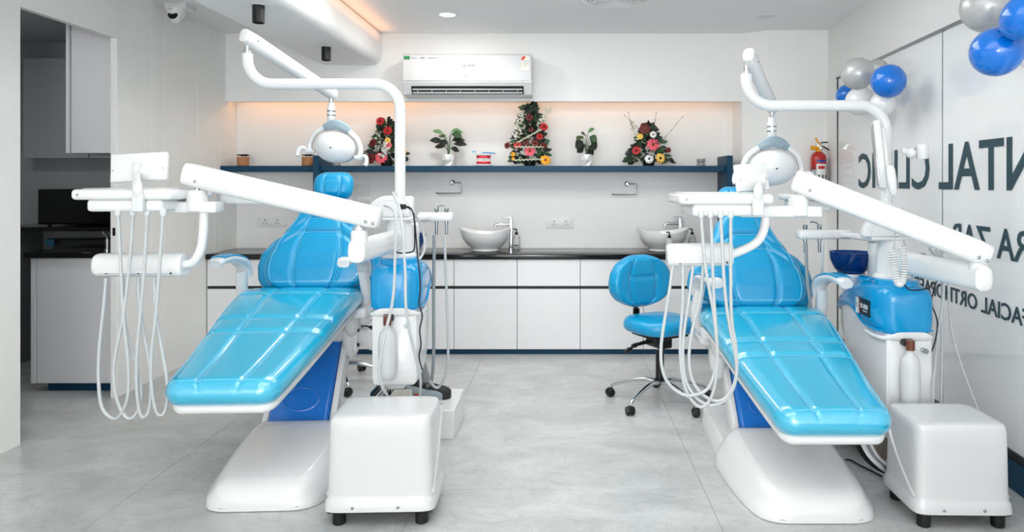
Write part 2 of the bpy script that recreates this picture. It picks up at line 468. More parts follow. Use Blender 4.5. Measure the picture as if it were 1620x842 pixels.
def soap(px, d, h, label):
    c = U(px, 396, d); c.z = .794
    t = thing('soap_dispenser', label, 'soap bottle', c, 'soap bottles on the counter')
    obj('bottle', lathe(new(), [(.026, 0), (.030, .004), (.031, .06), (.027, .10), (.02, .116), (.011, .124)], c, sx=1, sy=.7), mat('clear_soap_bottle', '#dcdedd', .15, trans=.35), t)
    obj('label', rbox(new(), c.x - .022, c.x + .022, c.y - .0235, c.y - .022, .82, .882, .0005, 1), mat('soap_label', '#cfd0cf', .5), t)
    obj('label_band', rbox(new(), c.x - .02, c.x + .02, c.y - .0245, c.y - .0235, .822, .834, .0004, 1), mat('soap_label_band', '#54585a', .5), t)
    obj('collar', lathe(new(), [(.013, .124), (.013, .142)], c), BLACK, t)
    p = obj('pump', tube(new(), [c + Vector((0, 0, .142)), c + Vector((0, 0, .166)), c + Vector((-.004, -.002, .170)), c + Vector((-.026, -.008, .168))], .005), BLACK, t)
soap(817, 4.69, .2, 'clear soap pump bottle beside the left faucet')
soap(1095, 4.69, .2, 'clear soap pump bottle right of the right washbasin')
soap(1059, 4.40, .2, 'small steel-topped bottle standing in front of the right washbasin')

def towel_ring(px, py, label):
    c = U(px, py, 4.78)
    t = thing('towel_ring', label, 'towel holder', c, 'chrome towel holders')
    y = YB - .035
    obj('wall_mount', lathe(new(), [(.022, 0), (.022, -.01), (.013, -.016), (.013, -.035)], (c.x, YB, c.z), axis='Y', sx=1), CHROME, t)
    P = [Vector((c.x, y, c.z)), Vector((c.x + .075, y, c.z - .002)), Vector((c.x + .080, y, c.z - .008)), Vector((c.x + .080, y, c.z - .085)), Vector((c.x + .075, y, c.z - .092)), Vector((c.x - .125, y, c.z - .092)), Vector((c.x - .135, y, c.z - .084))]
    obj('hook_bar', tube(new(), P, .0055, 8), CHROME, t)
towel_ring(716, 289, 'chrome open towel ring over the left washbasin')
towel_ring(992, 291, 'chrome open towel ring over the right washbasin')

SOCK = mat('socket_white', '#ececea', .3)
def socket(px, py, w_, h_, label, kind):
    c = U(px, py, 4.78); y = YB
    t = thing('wall_socket' if kind != 'switch' else 'switch_plate', label, 'socket' if kind != 'switch' else 'switch', c)
    obj('cover_plate', rbox(new(), c.x - w_ / 2, c.x + w_ / 2, y - .008, y - .0005, c.z - h_ / 2, c.z + h_ / 2, .004), SOCK, t)
    obj('insert', rbox(new(), c.x - w_ * .34, c.x + w_ * .34, y - .012, y - .008, c.z - h_ * .30, c.z + h_ * .33, .003), SOCK, t)
    if kind == 'socket':
        for sx in (-1, 1):
            for dx, dz in ((0, .014), (-.013, -.010), (.013, -.010)):
                q = .0055 if dz > 0 else .0042
                obj('pin_hole', lathe(new(), [(q, 0), (q, -.002)], (c.x + sx * w_ * .21 + dx, y - .012, c.z + dz), 10, 'Y'), BLACK, t)
        obj('rocker', rbox(new(), c.x - .026, c.x + .026, y - .016, y - .012, c.z - .022, c.z + .024, .002), SOCK, t)
    else:
        for k in range(4):
            x = c.x - w_ * .30 + k * w_ * .2
            obj('rocker', rbox(new(), x + .002, x + w_ * .2 - .002, y - .015, y - .012, c.z - h_ * .22, c.z + h_ * .26, .002), SOCK, t)
socket(430, 351, .25, .088, 'white double wall socket left of the left dental chair', 'socket')
socket(886, 353, .24, .095, 'white double wall socket between the two washbasins', 'socket')
socket(573, 301, .15, .10, 'white switch plate beside the left chair headrest, upper', 'switch')
socket(573, 317, .15, .06, 'white switch plate beside the left chair headrest, lower', 'switch')

# ------------------------------------------------------------------ air conditioner on the soffit
ax0, ax1, az0, az1 = (637 - CX) * 4.45 / 880, (841 - CX) * 4.45 / 880, HC - (151 - CY) * 4.45 / 880, HC - (85 - CY) * 4.45 / 880
t = thing('air_conditioner', 'white split air conditioner on the soffit', 'air conditioner', ((ax0 + ax1) / 2, YS - .1, az0))
dep = .22; yf = YS - dep
prof = [(YS - .002, az1), (yf + .03, az1), (yf + .008, az1 - .012), (yf, az1 - .04), (yf, az0 + .105), (yf + .055, az0 + .014), (yf + .08, az0), (YS - .002, az0)]
ACW = mat('ac_white', '#d9dadb', .25)
obj('body', prism(new(), prof, 'X', ax0, ax1), ACW, t, sharp=.5)
obj('front_panel', rbox(new(), ax0 + .002, ax1 - .002, yf - .006, yf + .002, az0 + .118, az1 - .012, .004), ACW, t)
obj('trim_line', box(new(), ax0 + .002, ax1 - .002, yf - .004, yf + .004, az0 + .112, az0 + .117), mat('silver_trim', '#b9bbb8', .3, metal=.6), t)
vx0, vx1 = ax0 + .065, ax1 - .065
def slope(a): return Vector((0, yf + a * .055, az0 + .105 - a * .091))    # along the lower sloping face
bm = new(); o0, o1 = slope(.30), slope(.98); nrm = Vector((0, -.091, -.055)).normalized()
vs = [Vector((vx0, o0.y, o0.z)) + nrm * .002, Vector((vx1, o0.y, o0.z)) + nrm * .002, Vector((vx1, o1.y, o1.z)) + nrm * .002, Vector((vx0, o1.y, o1.z)) + nrm * .002]
loft(bm, [vs, [v + nrm * .001 for v in vs]]); obj('air_outlet', bm, mat('dark_vent', '#1d1f20', .6), t, smooth=False)
for a, hh in ((.56, .007), (.84, .008)):
    p = slope(a); v0 = Vector((vx0 + .01, p.y, p.z)) + nrm * .008; v1 = Vector((vx1 - .01, p.y, p.z)) + nrm * .008
    obj('louvre', sweep(new(), [v0, v1], .003, hh, 3, 10, up=(0, .6, -.7)), mat('vent_grey', '#c9cccc', .35), t)
for k in range(8):
    p = slope(.66); x = vx0 + .05 + k * (vx1 - vx0 - .1) / 7
    obj('vane', rbox(new(), x - .002, x + .002, p.y - .010, p.y + .004, p.z - .022, p.z + .020, .001, 1), mat('vent_grey', '#c9cccc', .35), t)
INK = mat('dark_print', '#2a2c2e', .5); INKB = mat('blue_print', '#2d6aa8', .5); INKR = mat('red_print', '#d8402c', .5); INKG = mat('green_print', '#2f8a57', .5)
yt = yf - .0072
obj('print_badge', rbox(new(), ax0 + .012, ax0 + .06, yt - .0005, yt, az1 - .048, az1 - .02, .0004, 1), INKG, t)
for k, (s_, m_) in enumerate((('5 in 1', INKB), ('100%', INK), ('INVERTER', INK), ('R-32', INKB), ('10', INK))):
    text('print', s_, .02 if k != 2 else .013, m_, FACE_CAM((ax0 + .075 + k * .062, yt, az1 - .042)), t, depth=.0006)
text('logo_print', 'godrej', .034, INK, FACE_CAM(((ax0 + ax1) / 2 - .03, yt, az1 - .105)), t, depth=.0006, shear=.25)
text('print', 'Inverter', .012, INK, FACE_CAM(((ax0 + ax1) / 2 - .025, yt, az1 - .185)), t, depth=.0006)
sx_ = ax1 - .05
obj('rating_sticker', rbox(new(), sx_ - .032, sx_ + .032, yt - .0006, yt, az1 - .135, az1 - .07, .0005, 1), mat('sticker_cream', '#ece9dc', .5), t)
bm = new(); prism(bm, [(sx_ + .036 * math.cos(PI * k / 12), az1 - .052 + .036 * math.sin(PI * k / 12)) for k in range(13)], 'Y', yt - .0007, yt); obj('rating_dial', bm, mat('sticker_cream', '#ece9dc', .5), t, smooth=False)
bm = new(); prism(bm, [(sx_ + .033 * math.cos(PI * k / 12), az1 - .052 + .033 * math.sin(PI * k / 12)) for k in range(6, 13)] + [(sx_ - .015, az1 - .052), (sx_, az1 - .035)], 'Y', yt - .0012, yt - .0006); obj('rating_stars', bm, INKR, t, smooth=False)
text('print', 'POWER SAVINGS', .007, INK, FACE_CAM((sx_ - .028, yt - .0012, az1 - .084)), t, depth=.0004)
text('print', 'GUIDE', .009, INK, FACE_CAM((sx_ - .016, yt - .0012, az1 - .10)), t, depth=.0004)

# ------------------------------------------------------------------ ceiling fittings
def downlight(px, py, lit, label):
    d = (ZC - HC) * 880 / (CY - py); c = U(px, py, d)
    t = thing('ceiling_downlight', label, 'downlight', (c.x, c.y, ZC - .012))
    obj('rim', lathe(new(), [(.068, ZC), (.070, ZC - .004), (.062, ZC - .010), (.057, ZC - .006)], (c.x, c.y, 0), 32), WHITE, t)
    obj('diffuser', lathe(new(), [(.057, ZC - .0035), (.057, ZC - .007), (.002, ZC - .0075)], (c.x, c.y, 0), 32), mat('lamp_lit', '#ffffff', .5, emit=((1, 1, .97), 6)) if lit else mat('lamp_off', '#d9dcdc', .4), t)
    if lit: area('downlight_lamp', (c.x, c.y, ZC - .014), (0, 0, 0), .11, .11, 5, (1, .98, .94), 'DISK')
downlight(708, 22, True, 'lit round recessed downlight above the air conditioner')
downlight(1213, 25, False, 'unlit round recessed downlight above the right dental lamp')
c = U(976, -7, (ZC - HC) * 880 / (CY + 7))
t = thing('ceiling_grille', 'round white slatted grille in the ceiling', 'ceiling grille', (c.x, c.y, ZC - .03))
bm = new(); R0 = .245
lathe(bm, [(R0, ZC), (R0 + .012, ZC - .006), (R0, ZC - .022), (R0 - .03, ZC - .024), (R0 - .03, ZC - .006)], (c.x, c.y, 0), 48); obj('rim', bm, WHITE, t)
obj('backing', lathe(new(), [(R0 - .03, ZC - .004), (R0 - .03, ZC - .008), (.002, ZC - .008)], (c.x, c.y, 0), 40), mat('grille_dark', '#33373a', .6), t)
for k in range(7):
    rr = .03 + k * .028
    bm = new(); lathe(bm, [(rr, ZC - .010), (rr + .014, ZC - .010), (rr + .016, ZC - .022), (rr + .006, ZC - .024), (rr, ZC - .010)], (c.x, c.y, 0), 40); obj('grille_ring', bm, WHITE, t)
for k in range(12):
    a = 2 * PI * k / 12 + .1
    obj('grille_rib', tube(new(), [Vector((c.x + .02 * math.cos(a), c.y + .02 * math.sin(a), ZC - .020)), Vector((c.x + (R0 - .03) * math.cos(a), c.y + (R0 - .03) * math.sin(a), ZC - .020))], .004, 6), WHITE, t)

def spot(px, py, label):
    d = .982 * 880 / (CY - py); c = U(px, py, d); zt = 2.332
    t = thing('cylinder_spotlight', label, 'spotlight', (c.x, c.y, zt - .1), 'black surface spotlights on the beam')
    obj('housing', lathe(new(), [(.030, zt), (.033, zt - .002), (.033, zt - .098), (.030, zt - .1), (.026, zt - .1), (.024, zt - .06), (.002, zt - .06)], (c.x, c.y, 0), 28), BLACK, t)
    obj('collar', lathe(new(), [(.036, zt), (.036, zt - .003), (.03, zt - .003)], (c.x, c.y, 0), 28), WHITE, t)
    obj('lamp', lathe(new(), [(.0235, zt - .061), (.0235, zt - .066), (.002, zt - .068)], (c.x, c.y, 0), 20), mat('spot_lens', '#4b4d4d', .3), t)
spot(409, 8, 'black cylinder spotlight on the beam, nearer the doorway')
spot(516, 74, 'black cylinder spotlight on the beam, nearer the back wall')

# security camera on a junction box
c = U(279, 22, 3.85)
t = thing('security_camera', 'white dome security camera on a ceiling box', 'camera', (c.x, c.y, c.z))
obj('junction_box', rbox(new(), c.x - .075, c.x + .075, c.y - .02, c.y + .12, c.z + .032, c.z + .095, .006), WHITE, t)
obj('mount', lathe(new(), [(.068, .034), (.066, .028), (.05, -.02), (.042, -.035)], c), WHITE, t)
b = obj('eyeball', ball(new(), c + Vector((0, -.012, -.028)), .043), WHITE, t)
Mx = Matrix.Translation(c + Vector((.0, -.012, -.028))) @ Matrix.Rotation(math.radians(-20), 4, 'X')
obj('lens', lathe(new(), [(.032, -.030), (.031, -.042), (.024, -.0435), (.001, -.044)], (0, 0, 0), 24, 'Y'), mat('lens_black', '#050506', .05), b, M=Mx)
text('print', 'alhua', .012, INK, FACE_CAM((c.x - .016, c.y - .068, c.z + .016)), t, depth=.0005)

# ------------------------------------------------------------------ pantry furniture
PW = mat('pantry_laminate', '#ececee', .4)
t = thing('pantry_cabinet', 'white low cabinet with black top inside the doorway', 'cabinet', (-3.17, K * 3.7, 0))
y0 = K * 3.6
obj('body', box(new(), -3.425, -2.846, y0 + .02, y0 + .55, .08, .865), PW, t)
obj('door', rbox(new(), -3.405, -2.85, y0, y0 + .019, .055, .865, .002, 1), PW, t, smooth=False)
obj('side_panel', rbox(new(), -3.44, -3.409, y0 - .004, y0 + .55, .055, .865, .002, 1), PW, t, smooth=False)
obj('toe_kick', box(new(), -3.35, -2.846, y0 + .03, y0 + .05, 0, .055), TEAL, t)
obj('worktop', rbox(new(), -3.47, -2.846, y0 - .03, y0 + .56, .868, .905, .003, 1), BLACKG, t)
t = thing('sink_tap', 'small chrome tap on the pantry worktop edge', 'tap', (-2.96, y0 + .06, .905))
obj('stem', lathe(new(), [(.02, .905), (.02, .915), (.011, .92), (.011, .985)], (-2.985, y0 + .06, 0)), CHROME, t)
obj('handle', tube(new(), [(-2.985, y0 + .06, .985), (-2.987, y0 + .055, 1.0), (-3.0, y0 + .03, 1.035)], .006), CHROME, t)
t = thing('wall_cabinet', 'pale upper wall cabinet seen through the doorway, right', 'cabinet', (-3.05, K * 3.62, 1.545), 'upper cabinets in the pantry')
obj('body', box(new(), -3.19, -2.846, K * 3.6 + .02, K * 4.3, 1.548, 2.43), PW, t)
obj('door', rbox(new(), -3.18, -2.85, K * 3.6, K * 3.6 + .018, 1.545, 2.40, .002, 1), PW, t, smooth=False)
obj('side_panel', rbox(new(), -3.215, -3.192, K * 3.6 - .002, K * 4.3, 1.545, 2.43, .002, 1), PW, t, smooth=False)
yb = K * 4.35
for (a, b, lab) in ((-4.10, -3.60, 'grey upper wall cabinet at the pantry back, left'), (-3.595, -3.22, 'grey upper wall cabinet at the pantry back, right')):
    t = thing('wall_cabinet', lab, 'cabinet', ((a + b) / 2, yb - .1, 1.54), 'upper cabinets in the pantry')
    obj('body', box(new(), a, b, yb - .14, yb - .002, 1.545, 2.30), GREY, t)
    obj('door', rbox(new(), a + .003, b - .003, yb - .16, yb - .142, 1.54, 2.30, .002, 1), GREY, t, smooth=False)
t = thing('pantry_shelf', 'black shelf carrying the microwave', 'shelf', (-3.5, K * 4.1, 1.0))
obj('shelf_board', rbox(new(), -4.12, -2.85, K * 4.0, yb - .004, 1.005, 1.035, .003, 1), BLACKG, t)
obj('shelf_support', box(new(), -4.10, -4.06, K * 4.05, yb - .004, 0, 1.005), mat('grey_support', '#888c8e', .5), t)
t = thing('black_appliance', 'low black glass-topped appliance beneath the microwave shelf', 'appliance', (-3.4, K * 4.0, .8))
obj('body', rbox(new(), -3.80, -2.94, K * 3.86 + .36, K * 4.3, .78, .93, .006), mat('dark_grey_appliance', '#3a3d40', .3), t)
obj('glass_top', rbox(new(), -3.83, -2.85, K * 3.86 + .34, K * 4.3, .931, .94, .002), mat('black_glass', '#0a0a0b', .06), t)
obj('leg', box(new(), -3.78, -3.74, K * 4.15, K * 4.18, 0, .78), BLACK, t); obj('leg', box(new(), -3.0, -2.96, K * 4.15, K * 4.18, 0, .78), BLACK, t)
obj('blue_tag', box(new(), -3.83, -3.77, K * 3.86 + .330, K * 3.86 + .339, .885, .935), mat('tag_blue', '#3f7fa3', .5), t)
t = thing('microwave_oven', 'black microwave on the pantry shelf', 'microwave', (-3.4, K * 4.15, 1.036))
mz = 1.037
obj('body', rbox(new(), -3.83, -3.02, K * 4.06 + .02, yb - .03, mz + .01, mz + .27, .008), BLACK, t)
obj('door', rbox(new(), -3.83, -3.22, K * 4.06, K * 4.06 + .02, mz + .012, mz + .268, .004), mat('black_glass', '#0a0a0b', .06), t)
obj('control_panel', rbox(new(), -3.216, -3.02, K * 4.06, K * 4.06 + .02, mz + .012, mz + .268, .004), mat('black_panel', '#0c0c0d', .15), t)
obj('energy_sticker', box(new(), -3.45, -3.37, K * 4.06 - .002, K * 4.06 - .0005, mz + .228, mz + .258), mat('sticker_white', '#c9c9c4', .5), t)
for x in (-3.78, -3.08): obj('foot', lathe(new(), [(.014, mz - .002), (.014, mz + .012)], (x, K * 4.1, 0), 12), BLACK, t)

# ------------------------------------------------------------------ dental chairs
def bolt(bm, p, r=.006, axis='Y'):
    return lathe(bm, [(r, .001), (r, -.003), (r * .5, -.004)], p, 10, axis)

def dental_chair(X0, Y0, th, dz, cfg):
    """chair along local y (feet to the camera), instrument unit on its right; dz = how far it is raised"""
    ML = Matrix.Translation((X0, Y0, 0)) @ Matrix.Rotation(th, 4, 'Z')
    T = lambda x, y, z: ML @ Vector((x, y, z))
    rt = thing('dental_chair', cfg['label'], 'dental chair', (X0, Y0, 0), 'blue and white dental chairs')
    Z = lambda z: z + dz
    # --- floor base
    S = [(-.535, .13, .030), (-.53, .165, .050), (-.515, .20, .078), (-.49, .226, .100), (-.45, .246, .114), (-.38, .264, .125), (-.26, .280, .140), (-.12, .290, .157), (.0, .294, .171), (.05, .294, .176), (.075, .292, .172), (.085, .285, .160)]
    bdx = cfg.get('base_dx', 0)
    secs = []
    for y, w_, h_ in S:
        r_ = []; wt = w_ * .74; rr = min(.045, h_ * .6)
        half = [Vector((w_, y, .003)), Vector((w_ * .995, y, .015)), Vector((w_ * .97, y, h_ * .35)), Vector((wt + (w_ - wt) * .36, y, h_ * .72))]
        for q in range(6):
            a = q / 5; half.append(Vector((wt + (w_ - wt) * .30 * (1 - a) ** 2 - .03 * a, y, h_ * (.78 + .22 * (1 - (1 - a) ** 2)))))
        half.append(Vector((wt * .5, y, h_)))
        r_ = half + [Vector((-p.x, p.y, p.z)) for p in reversed(half)]
        for p in r_: p.x += bdx
        secs.append(r_)
    bm = new(); loft(bm, secs); base = obj('base_cover', bm, WHITE, rt, M=ML, sharp=1.0)
    bm = new(); rear = []
    for y, w_, h_ in ((.06, .27, .10), (.3, .262, .10), (.6, .25, .095), (.70, .24, .085), (.73, .225, .05)):
        rear.append([Vector((-w_, y, .003)), Vector((-w_ * .97, y, h_ * .8)), Vector((-w_ * .90, y, h_)), Vector((w_ * .90, y, h_)), Vector((w_ * .97, y, h_ * .8)), Vector((w_, y, .003))])
    for r_ in rear:
        for p in r_: p.x += bdx
    loft(bm, rear); obj('base_plate', bm, WHITE, rt, M=ML)
    obj('base_shadow_gap', rbox(new(), -.24 + bdx, .24 + bdx, -.44, .70, 0.0, .004, .001, 1), BLACK, rt, M=ML)  # thin black sheet standing in for the shadow gap under the base
    # --- lifting column
    a = Vector((0, .17, .10)); b = Vector((0, .50, Z(.47))); tdir_ = (b - a).normalized(); nrm_ = Vector((0, -tdir_.z, tdir_.y))
    def slab(x0, x1, off, thick, r=.02, a=a, b=b):
        L_ = (b - a).length
        M_ = frame_m(a, (1, 0, 0), tdir_, -nrm_ * -1)
        return rbox(new(), x0, x1, 0, L_, off - thick / 2, off + thick / 2, r), M_
    bm, M_ = slab(-.15, .15, 0, .12, .02); la = obj('lift_arm', bm, BLUED, rt, M=ML @ M_)
    for sx in (-1, 1):
        bm, M_ = slab(sx * .168 - .016, sx * .168 + .016, -.005, .10, .008); ra = obj('side_rail', bm, WHITE, la, M=ML @ M_)
    L_ = (b - a).length; M_ = frame_m(a, (1, 0, 0), tdir_, nrm_)
    obj('embossed_ring', tube(new(), [Vector((.09 * math.cos(q * PI / 14), .13 + .06 * math.sin(q * PI / 14), .058)) for q in range(29)], .006, 8), BLUED, la, M=ML @ M_)
    # --- underframe
    bm = new(); rbox(bm, -.22, .22, .22, .62, Z(.53), Z(.615), .03); rbox(bm, -.19, .19, .36, .66, Z(.40), Z(.56), .05)
    uf = obj('underframe', bm, WHITE, rt, M=ML)
    for sx in (-1, 1):
        bm = new(); rbox(bm, sx * .20, sx * .305, .30, .62, Z(.545), Z(.60), .012); rbox(bm, sx * .21, sx * .30, .40, .62, Z(.485), Z(.555), .03)
        ball(bm, (sx * .215, .36, Z(.52)), .07, .55, .9, 1.15)
        ball(bm, (sx * .20, .42, Z(.44)), .10, .5, .8, 1.3)
        obj('hinge_cover', bm, WHITE, uf, M=ML, sharp=1.2)
    # bracket that carries the instrument unit
    bm = new(); sweep(bm, [(.22, .44, Z(.43)), (.45, .34, Z(.385))], .03, .05, 5, 16, up=(0, 0, 1)); br = obj('unit_bracket', bm, WHITE, rt, M=ML)
    obj('bracket_plate', rbox(new(), .225, .24, .36, .50, Z(.36), Z(.50), .004), WHITE, br, M=ML)
    for y in (.38, .48):
        for z in (.39, .47): obj('bolt', ball(new(), (.243, y, Z(z)), .010, seg=8, rings=6), BLACK, br, M=ML)
    # --- seat and leg rest
    pr = [(-.70, .484, .220), (-.45, .530, .245), (-.15, .600, .280), (.13, .668, .310), (.33, .696, .322), (.48, .684, .305)]
    P = catmull([Vector((0, y, z)) for y, z, w_ in pr], 8)
    Wd = catmull([Vector((w_, 0, 0)) for y, z, w_ in pr], 8)
    cum = [0]
    for i in range(1, len(P)): cum.append(cum[-1] + (P[i] - P[i - 1]).length)
    LT = cum[-1]
    def along(s):
        q = s * LT
        for i in range(1, len(P)):
            if q <= cum[i] or i == len(P) - 1:
                f = (q - cum[i - 1]) / (cum[i] - cum[i - 1]); return P[i - 1].lerp(P[i], f), Wd[i - 1].lerp(Wd[i], f).x, (P[i] - P[i - 1]).normalized()
    hh = .052; sdx = cfg.get('seat_dx', 0); lean = cfg.get('lean', 0)
    def fr(s, off=0.0):
        p, w_, tg = along(s)
        tg = (along(min(1, s + .06))[0] - along(max(0, s - .06))[0]).normalized()
        n_ = Vector((0, -tg.z, tg.y)); return p + Vector((sdx, 0, dz)) - n_ * (hh + off), Vector((1, 0, 0)), n_
    SU, SV = .40, (.42, .54, .80)
    def gro(u, s):
        g = math.exp(-((abs(u) - SU) / .035) ** 2)
        for v in SV: g += math.exp(-((s - v) * LT / .014) ** 2) * (1 if abs(u) < .93 else .4)
        puff = .010 * (1 - abs(u) ** 3)
        return puff - .011 * min(1, g)
    bm = new(); top = cushion(bm, fr, lambda s: along(s)[1], hh, LT, .075, nv=110, nu=44, disp=gro)
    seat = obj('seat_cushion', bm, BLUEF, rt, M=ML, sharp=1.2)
    for sg in (-1, 1):
        for o_ in (-.022, .022):
            obj('seam', tube(new(), [top(sg * SU + o_, .03 + .94 * q / 60, .0006) for q in range(61)], .0014, 5), BLUEST, seat, M=ML)
    for v in SV:
        obj('seam', tube(new(), [top(-.9 + 1.8 * q / 40, v, .0006) for q in range(41)], .0016, 5), BLUEST, seat, M=ML)
    obj('seam', tube(new(), [top(-.93 + 1.86 * q / 40, .028, .0008) for q in range(41)], .0016, 5), BLUEST, seat, M=ML)
    for sg in (-1, 1): obj('seam', tube(new(), [top(sg * .90, .028 + .94 * q / 60, .0006) for q in range(61)], .0014, 5), BLUEST, seat, M=ML)
    bm = new()
    def fr2(s):
        C, R, N = fr(.012 + s * .94); return C - N * (hh + .010), R, N
    cushion(bm, fr2, lambda s: along(.012 + s * .94)[1] - .022, .020, LT * .95, .06, nv=40, nu=10)
    obj('seat_shell', bm, WHITE, rt, M=ML, sharp=1.2)
    # --- backrest
    bp = [(.395, .675, .262), (.40, .74, .284), (.415, .81, .287), (.44, .885, .278), (.475, .955, .250), (.50, 1.01, .214), (.525, 1.06, .182), (.55, 1.115, .158), (.572, 1.16, .146), (.59, 1.20, .142)]
    BP = [Vector((0, y, z)) for y, z, w_ in bp]; BL = (BP[-1] - BP[0]).length
    def bal(s):
        q = s * (len(bp) - 1); i = min(int(q), len(bp) - 2); f = q - i
        w4 = [bp[max(0, min(len(bp) - 1, i + k))][2] for k in (-1, 0, 1, 2)]
        f_ = .5 * (2 * w4[1] + (w4[2] - w4[0]) * f + (2 * w4[0] - 5 * w4[1] + 4 * w4[2] - w4[3]) * f * f + (3 * w4[1] - w4[0] - 3 * w4[2] + w4[3]) * f ** 3)
        return BP[i].lerp(BP[i + 1], f), f_
    def bfr(s):
        p, w_ = bal(s); tg = (bal(min(1, s + .1))[0] - bal(max(0, s - .1))[0]).normalized()
        n_ = Vector((0, -tg.z, tg.y)); return p + Vector((lean * (p.z - .7) / .5, 0, dz)) - n_ * .05, Vector((1, 0, 0)), n_
    def bgro(u, s):
        uc = SUb(s); g = math.exp(-((abs(u) - uc) / .035) ** 2)
        for v in (.52, .68): g += (math.exp(-((s - v) / .022) ** 2) if abs(u) < uc else math.exp(-((s - v + (abs(u) - uc) * .35) / .03) ** 2) * .8)
        return .016 * (1 - abs(u) ** 2.5) - .014 * min(1, g)
    def SUb(s): return .40 + .10 * s
    bm = new(); btop = cushion(bm, bfr, lambda s: bal(s)[1], .05, BL, .13, nv=80, nu=44, disp=bgro)
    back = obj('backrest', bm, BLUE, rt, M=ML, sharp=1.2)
    for sg in (-1, 1):
        for o_ in (-.02, .02):
            obj('seam', tube(new(), [btop(sg * SUb(.06 + .9 * q / 40) + o_, .06 + .9 * q / 40, .0006) for q in range(41)], .0014, 5), BLUEST, back, M=ML)
    for v in (.52, .68): obj('seam', tube(new(), [btop(-.44 + .88 * q / 20, v, .0006) for q in range(21)], .0015, 5), BLUEST, back, M=ML)
    rim = [btop(-.86, .95 - .85 * q / 40, .0) for q in range(41)] + [btop(-.86 + 1.72 * q / 30, .10, 0) for q in range(1, 30)] + [btop(.86, .10 + .85 * q / 40, 0) for q in range(41)]
    obj('seam', tube(new(), rim, .0018, 5), BLUEST, back, M=ML)
    # wide pad behind the lower backrest
    bm = new()
    wp = [.30, .335, .345, .33, .27, .16]
    def lfr(s): return Vector((0, .50 + .10 * s, Z(.66 + .34 * s))), Vector((1, 0, 0)), Vector((0, -.96, .28))
    def lw(s):
        q = s * 5; i = min(int(q), 4); return wp[i] + (wp[i + 1] - wp[i]) * (q - i)
    cushion(bm, lfr, lw, .045, .36, .05, nv=30, nu=12); obj('lumbar_pad', bm, BLUE, rt, M=ML, sharp=1.2)
    # --- headrest
    obj('headrest_bar', tube(new(), [(lean * .8, .64, Z(1.10)), (lean, .70, Z(1.22)), (lean * 1.1, .74, Z(1.27))], .02, 12, 4), STEEL, rt, M=ML)
    hp = [.088, .106, .113, .113, .108, .096]
    def hfr(s):
        q = (s - .5)
        return Vector((lean * 1.1, .640 + .05 * s + .05 * q * q, Z(1.165 + .165 * s))), Vector((1, 0, 0)), Vector((0, -.96, .27 - .5 * q)).normalized()
    def hw(s):
        q = s * 5; i = min(int(q), 4); return hp[i] + (hp[i + 1] - hp[i]) * (q - i)
    hg = lambda u, s: .014 * (1 - u * u) - .009 * math.exp(-((abs(u) - .42) / .06) ** 2)
    bm = new(); htop = cushion(bm, hfr, hw, .038, .18, .05, nv=40, nu=30, disp=hg)
    hd = obj('headrest', bm, BLUE, rt, M=ML, sharp=1.2)
    for sg in (-1, 1):
        obj('seam', tube(new(), [htop(sg * .42, .08 + .84 * q / 20, .0006) for q in range(21)], .0015, 5), BLUEST, hd, M=ML)
    obj('seam', tube(new(), [htop(-.40 + .8 * q / 10, .62, .0006) for q in range(11)], .0012, 5), BLUEST, hd, M=ML)
    # --- armrests
    for sx in (-1, 1):
        x = sx * .318 + sdx
        bm = new(); sweep(bm, catmull([(sx * .295 + sdx, .45, Z(.57)), (sx * .325 + sdx, .42, Z(.62)), (x + sx * .01, .39, Z(.70)), (x, .36, Z(.80))], 6), .026, .036, 3, 16, up=(0, -1, 0)); ar = obj('armrest', bm, WHITE, rt, M=ML)
        ctr = catmull([(x, .42, Z(.765)), (x, .385, Z(.822)), (x, .30, Z(.860)), (x, .18, Z(.882)), (x - sx * .01, .05, Z(.884)), (x - sx * .012, .0, Z(.872))], 5)
        n_ = len(ctr); wv = [.018 + .026 * math.sin(PI * min(1, (.12 + .80 * i / (n_ - 1)))) ** .6 for i in range(n_)]
        hv = [.034 - .014 * min(1, i / 12) if i < n_ - 6 else .020 for i in range(n_)]
        bm = new(); sweep(bm, ctr, wv, hv, 2.6, 18, up=(0, -.3, 1)); obj('armrest_shell', bm, WHITE, ar, M=ML, sharp=1.2)
        c2 = [p + Vector((0, .004, .016)) for p in ctr[1:-4]]
        bm = new(); sweep(bm, c2, [w_ * .92 for w_ in wv[1:-4]], [.010] * len(c2), 2.4, 16, up=(0, -.3, 1)); obj('armrest_pad', bm, BLUE, ar, M=ML, sharp=1.2)
    # --- instrument unit beside the chair
    ux, uw = .535, .122
    CS = [(-.165, .070, .675, .845), (-.155, .098, .662, .868), (-.13, .115, .655, .880), (-.06, .124, .652, .888), (.03, .124, .655, .888), (.10, .122, .672, .882), (.16, .120, .700, .866), (.24, .117, .716, .838), (.33, .112, .712, .800), (.40, .104, .690, .770), (.44, .090, .672, .745), (.455, .07, .68, .73)]
    secs = []
    for y, w_, z0, z1 in CS:
        secs.append(ring(Vector((ux, y, Z((z0 + z1) / 2))), Vector((1, 0, 0)), Vector((0, 0, 1)), w_, (z1 - z0) / 2, 4.5, 32))
    bm = new(); loft(bm, secs); cov = obj('unit_cover', bm, BLUEP, rt, M=ML, sharp=1.0)
    bm = new(); lathe(bm, [(.098, Z(.880)), (.093, Z(.902)), (.085, Z(.906)), (.001, Z(.906))], (ux, -.02, 0), 32, sy=1.15); obj('cover_lid', bm, BLUEP, cov, M=ML)
    bm = new(); rbox(bm, ux - .07, ux + .07, .13, .26, Z(.83), Z(.885), .015); obj('cover_lid', bm, BLUEP, cov, M=ML)
    rim_ = [Vector((ux - w_ * .985, y, Z(z0 + .026))) for y, w_, z0, z1 in CS[2:]]
    obj('cover_ridge', tube(new(), rim_, .006, 8, 4), BLUEP, cov, M=ML)
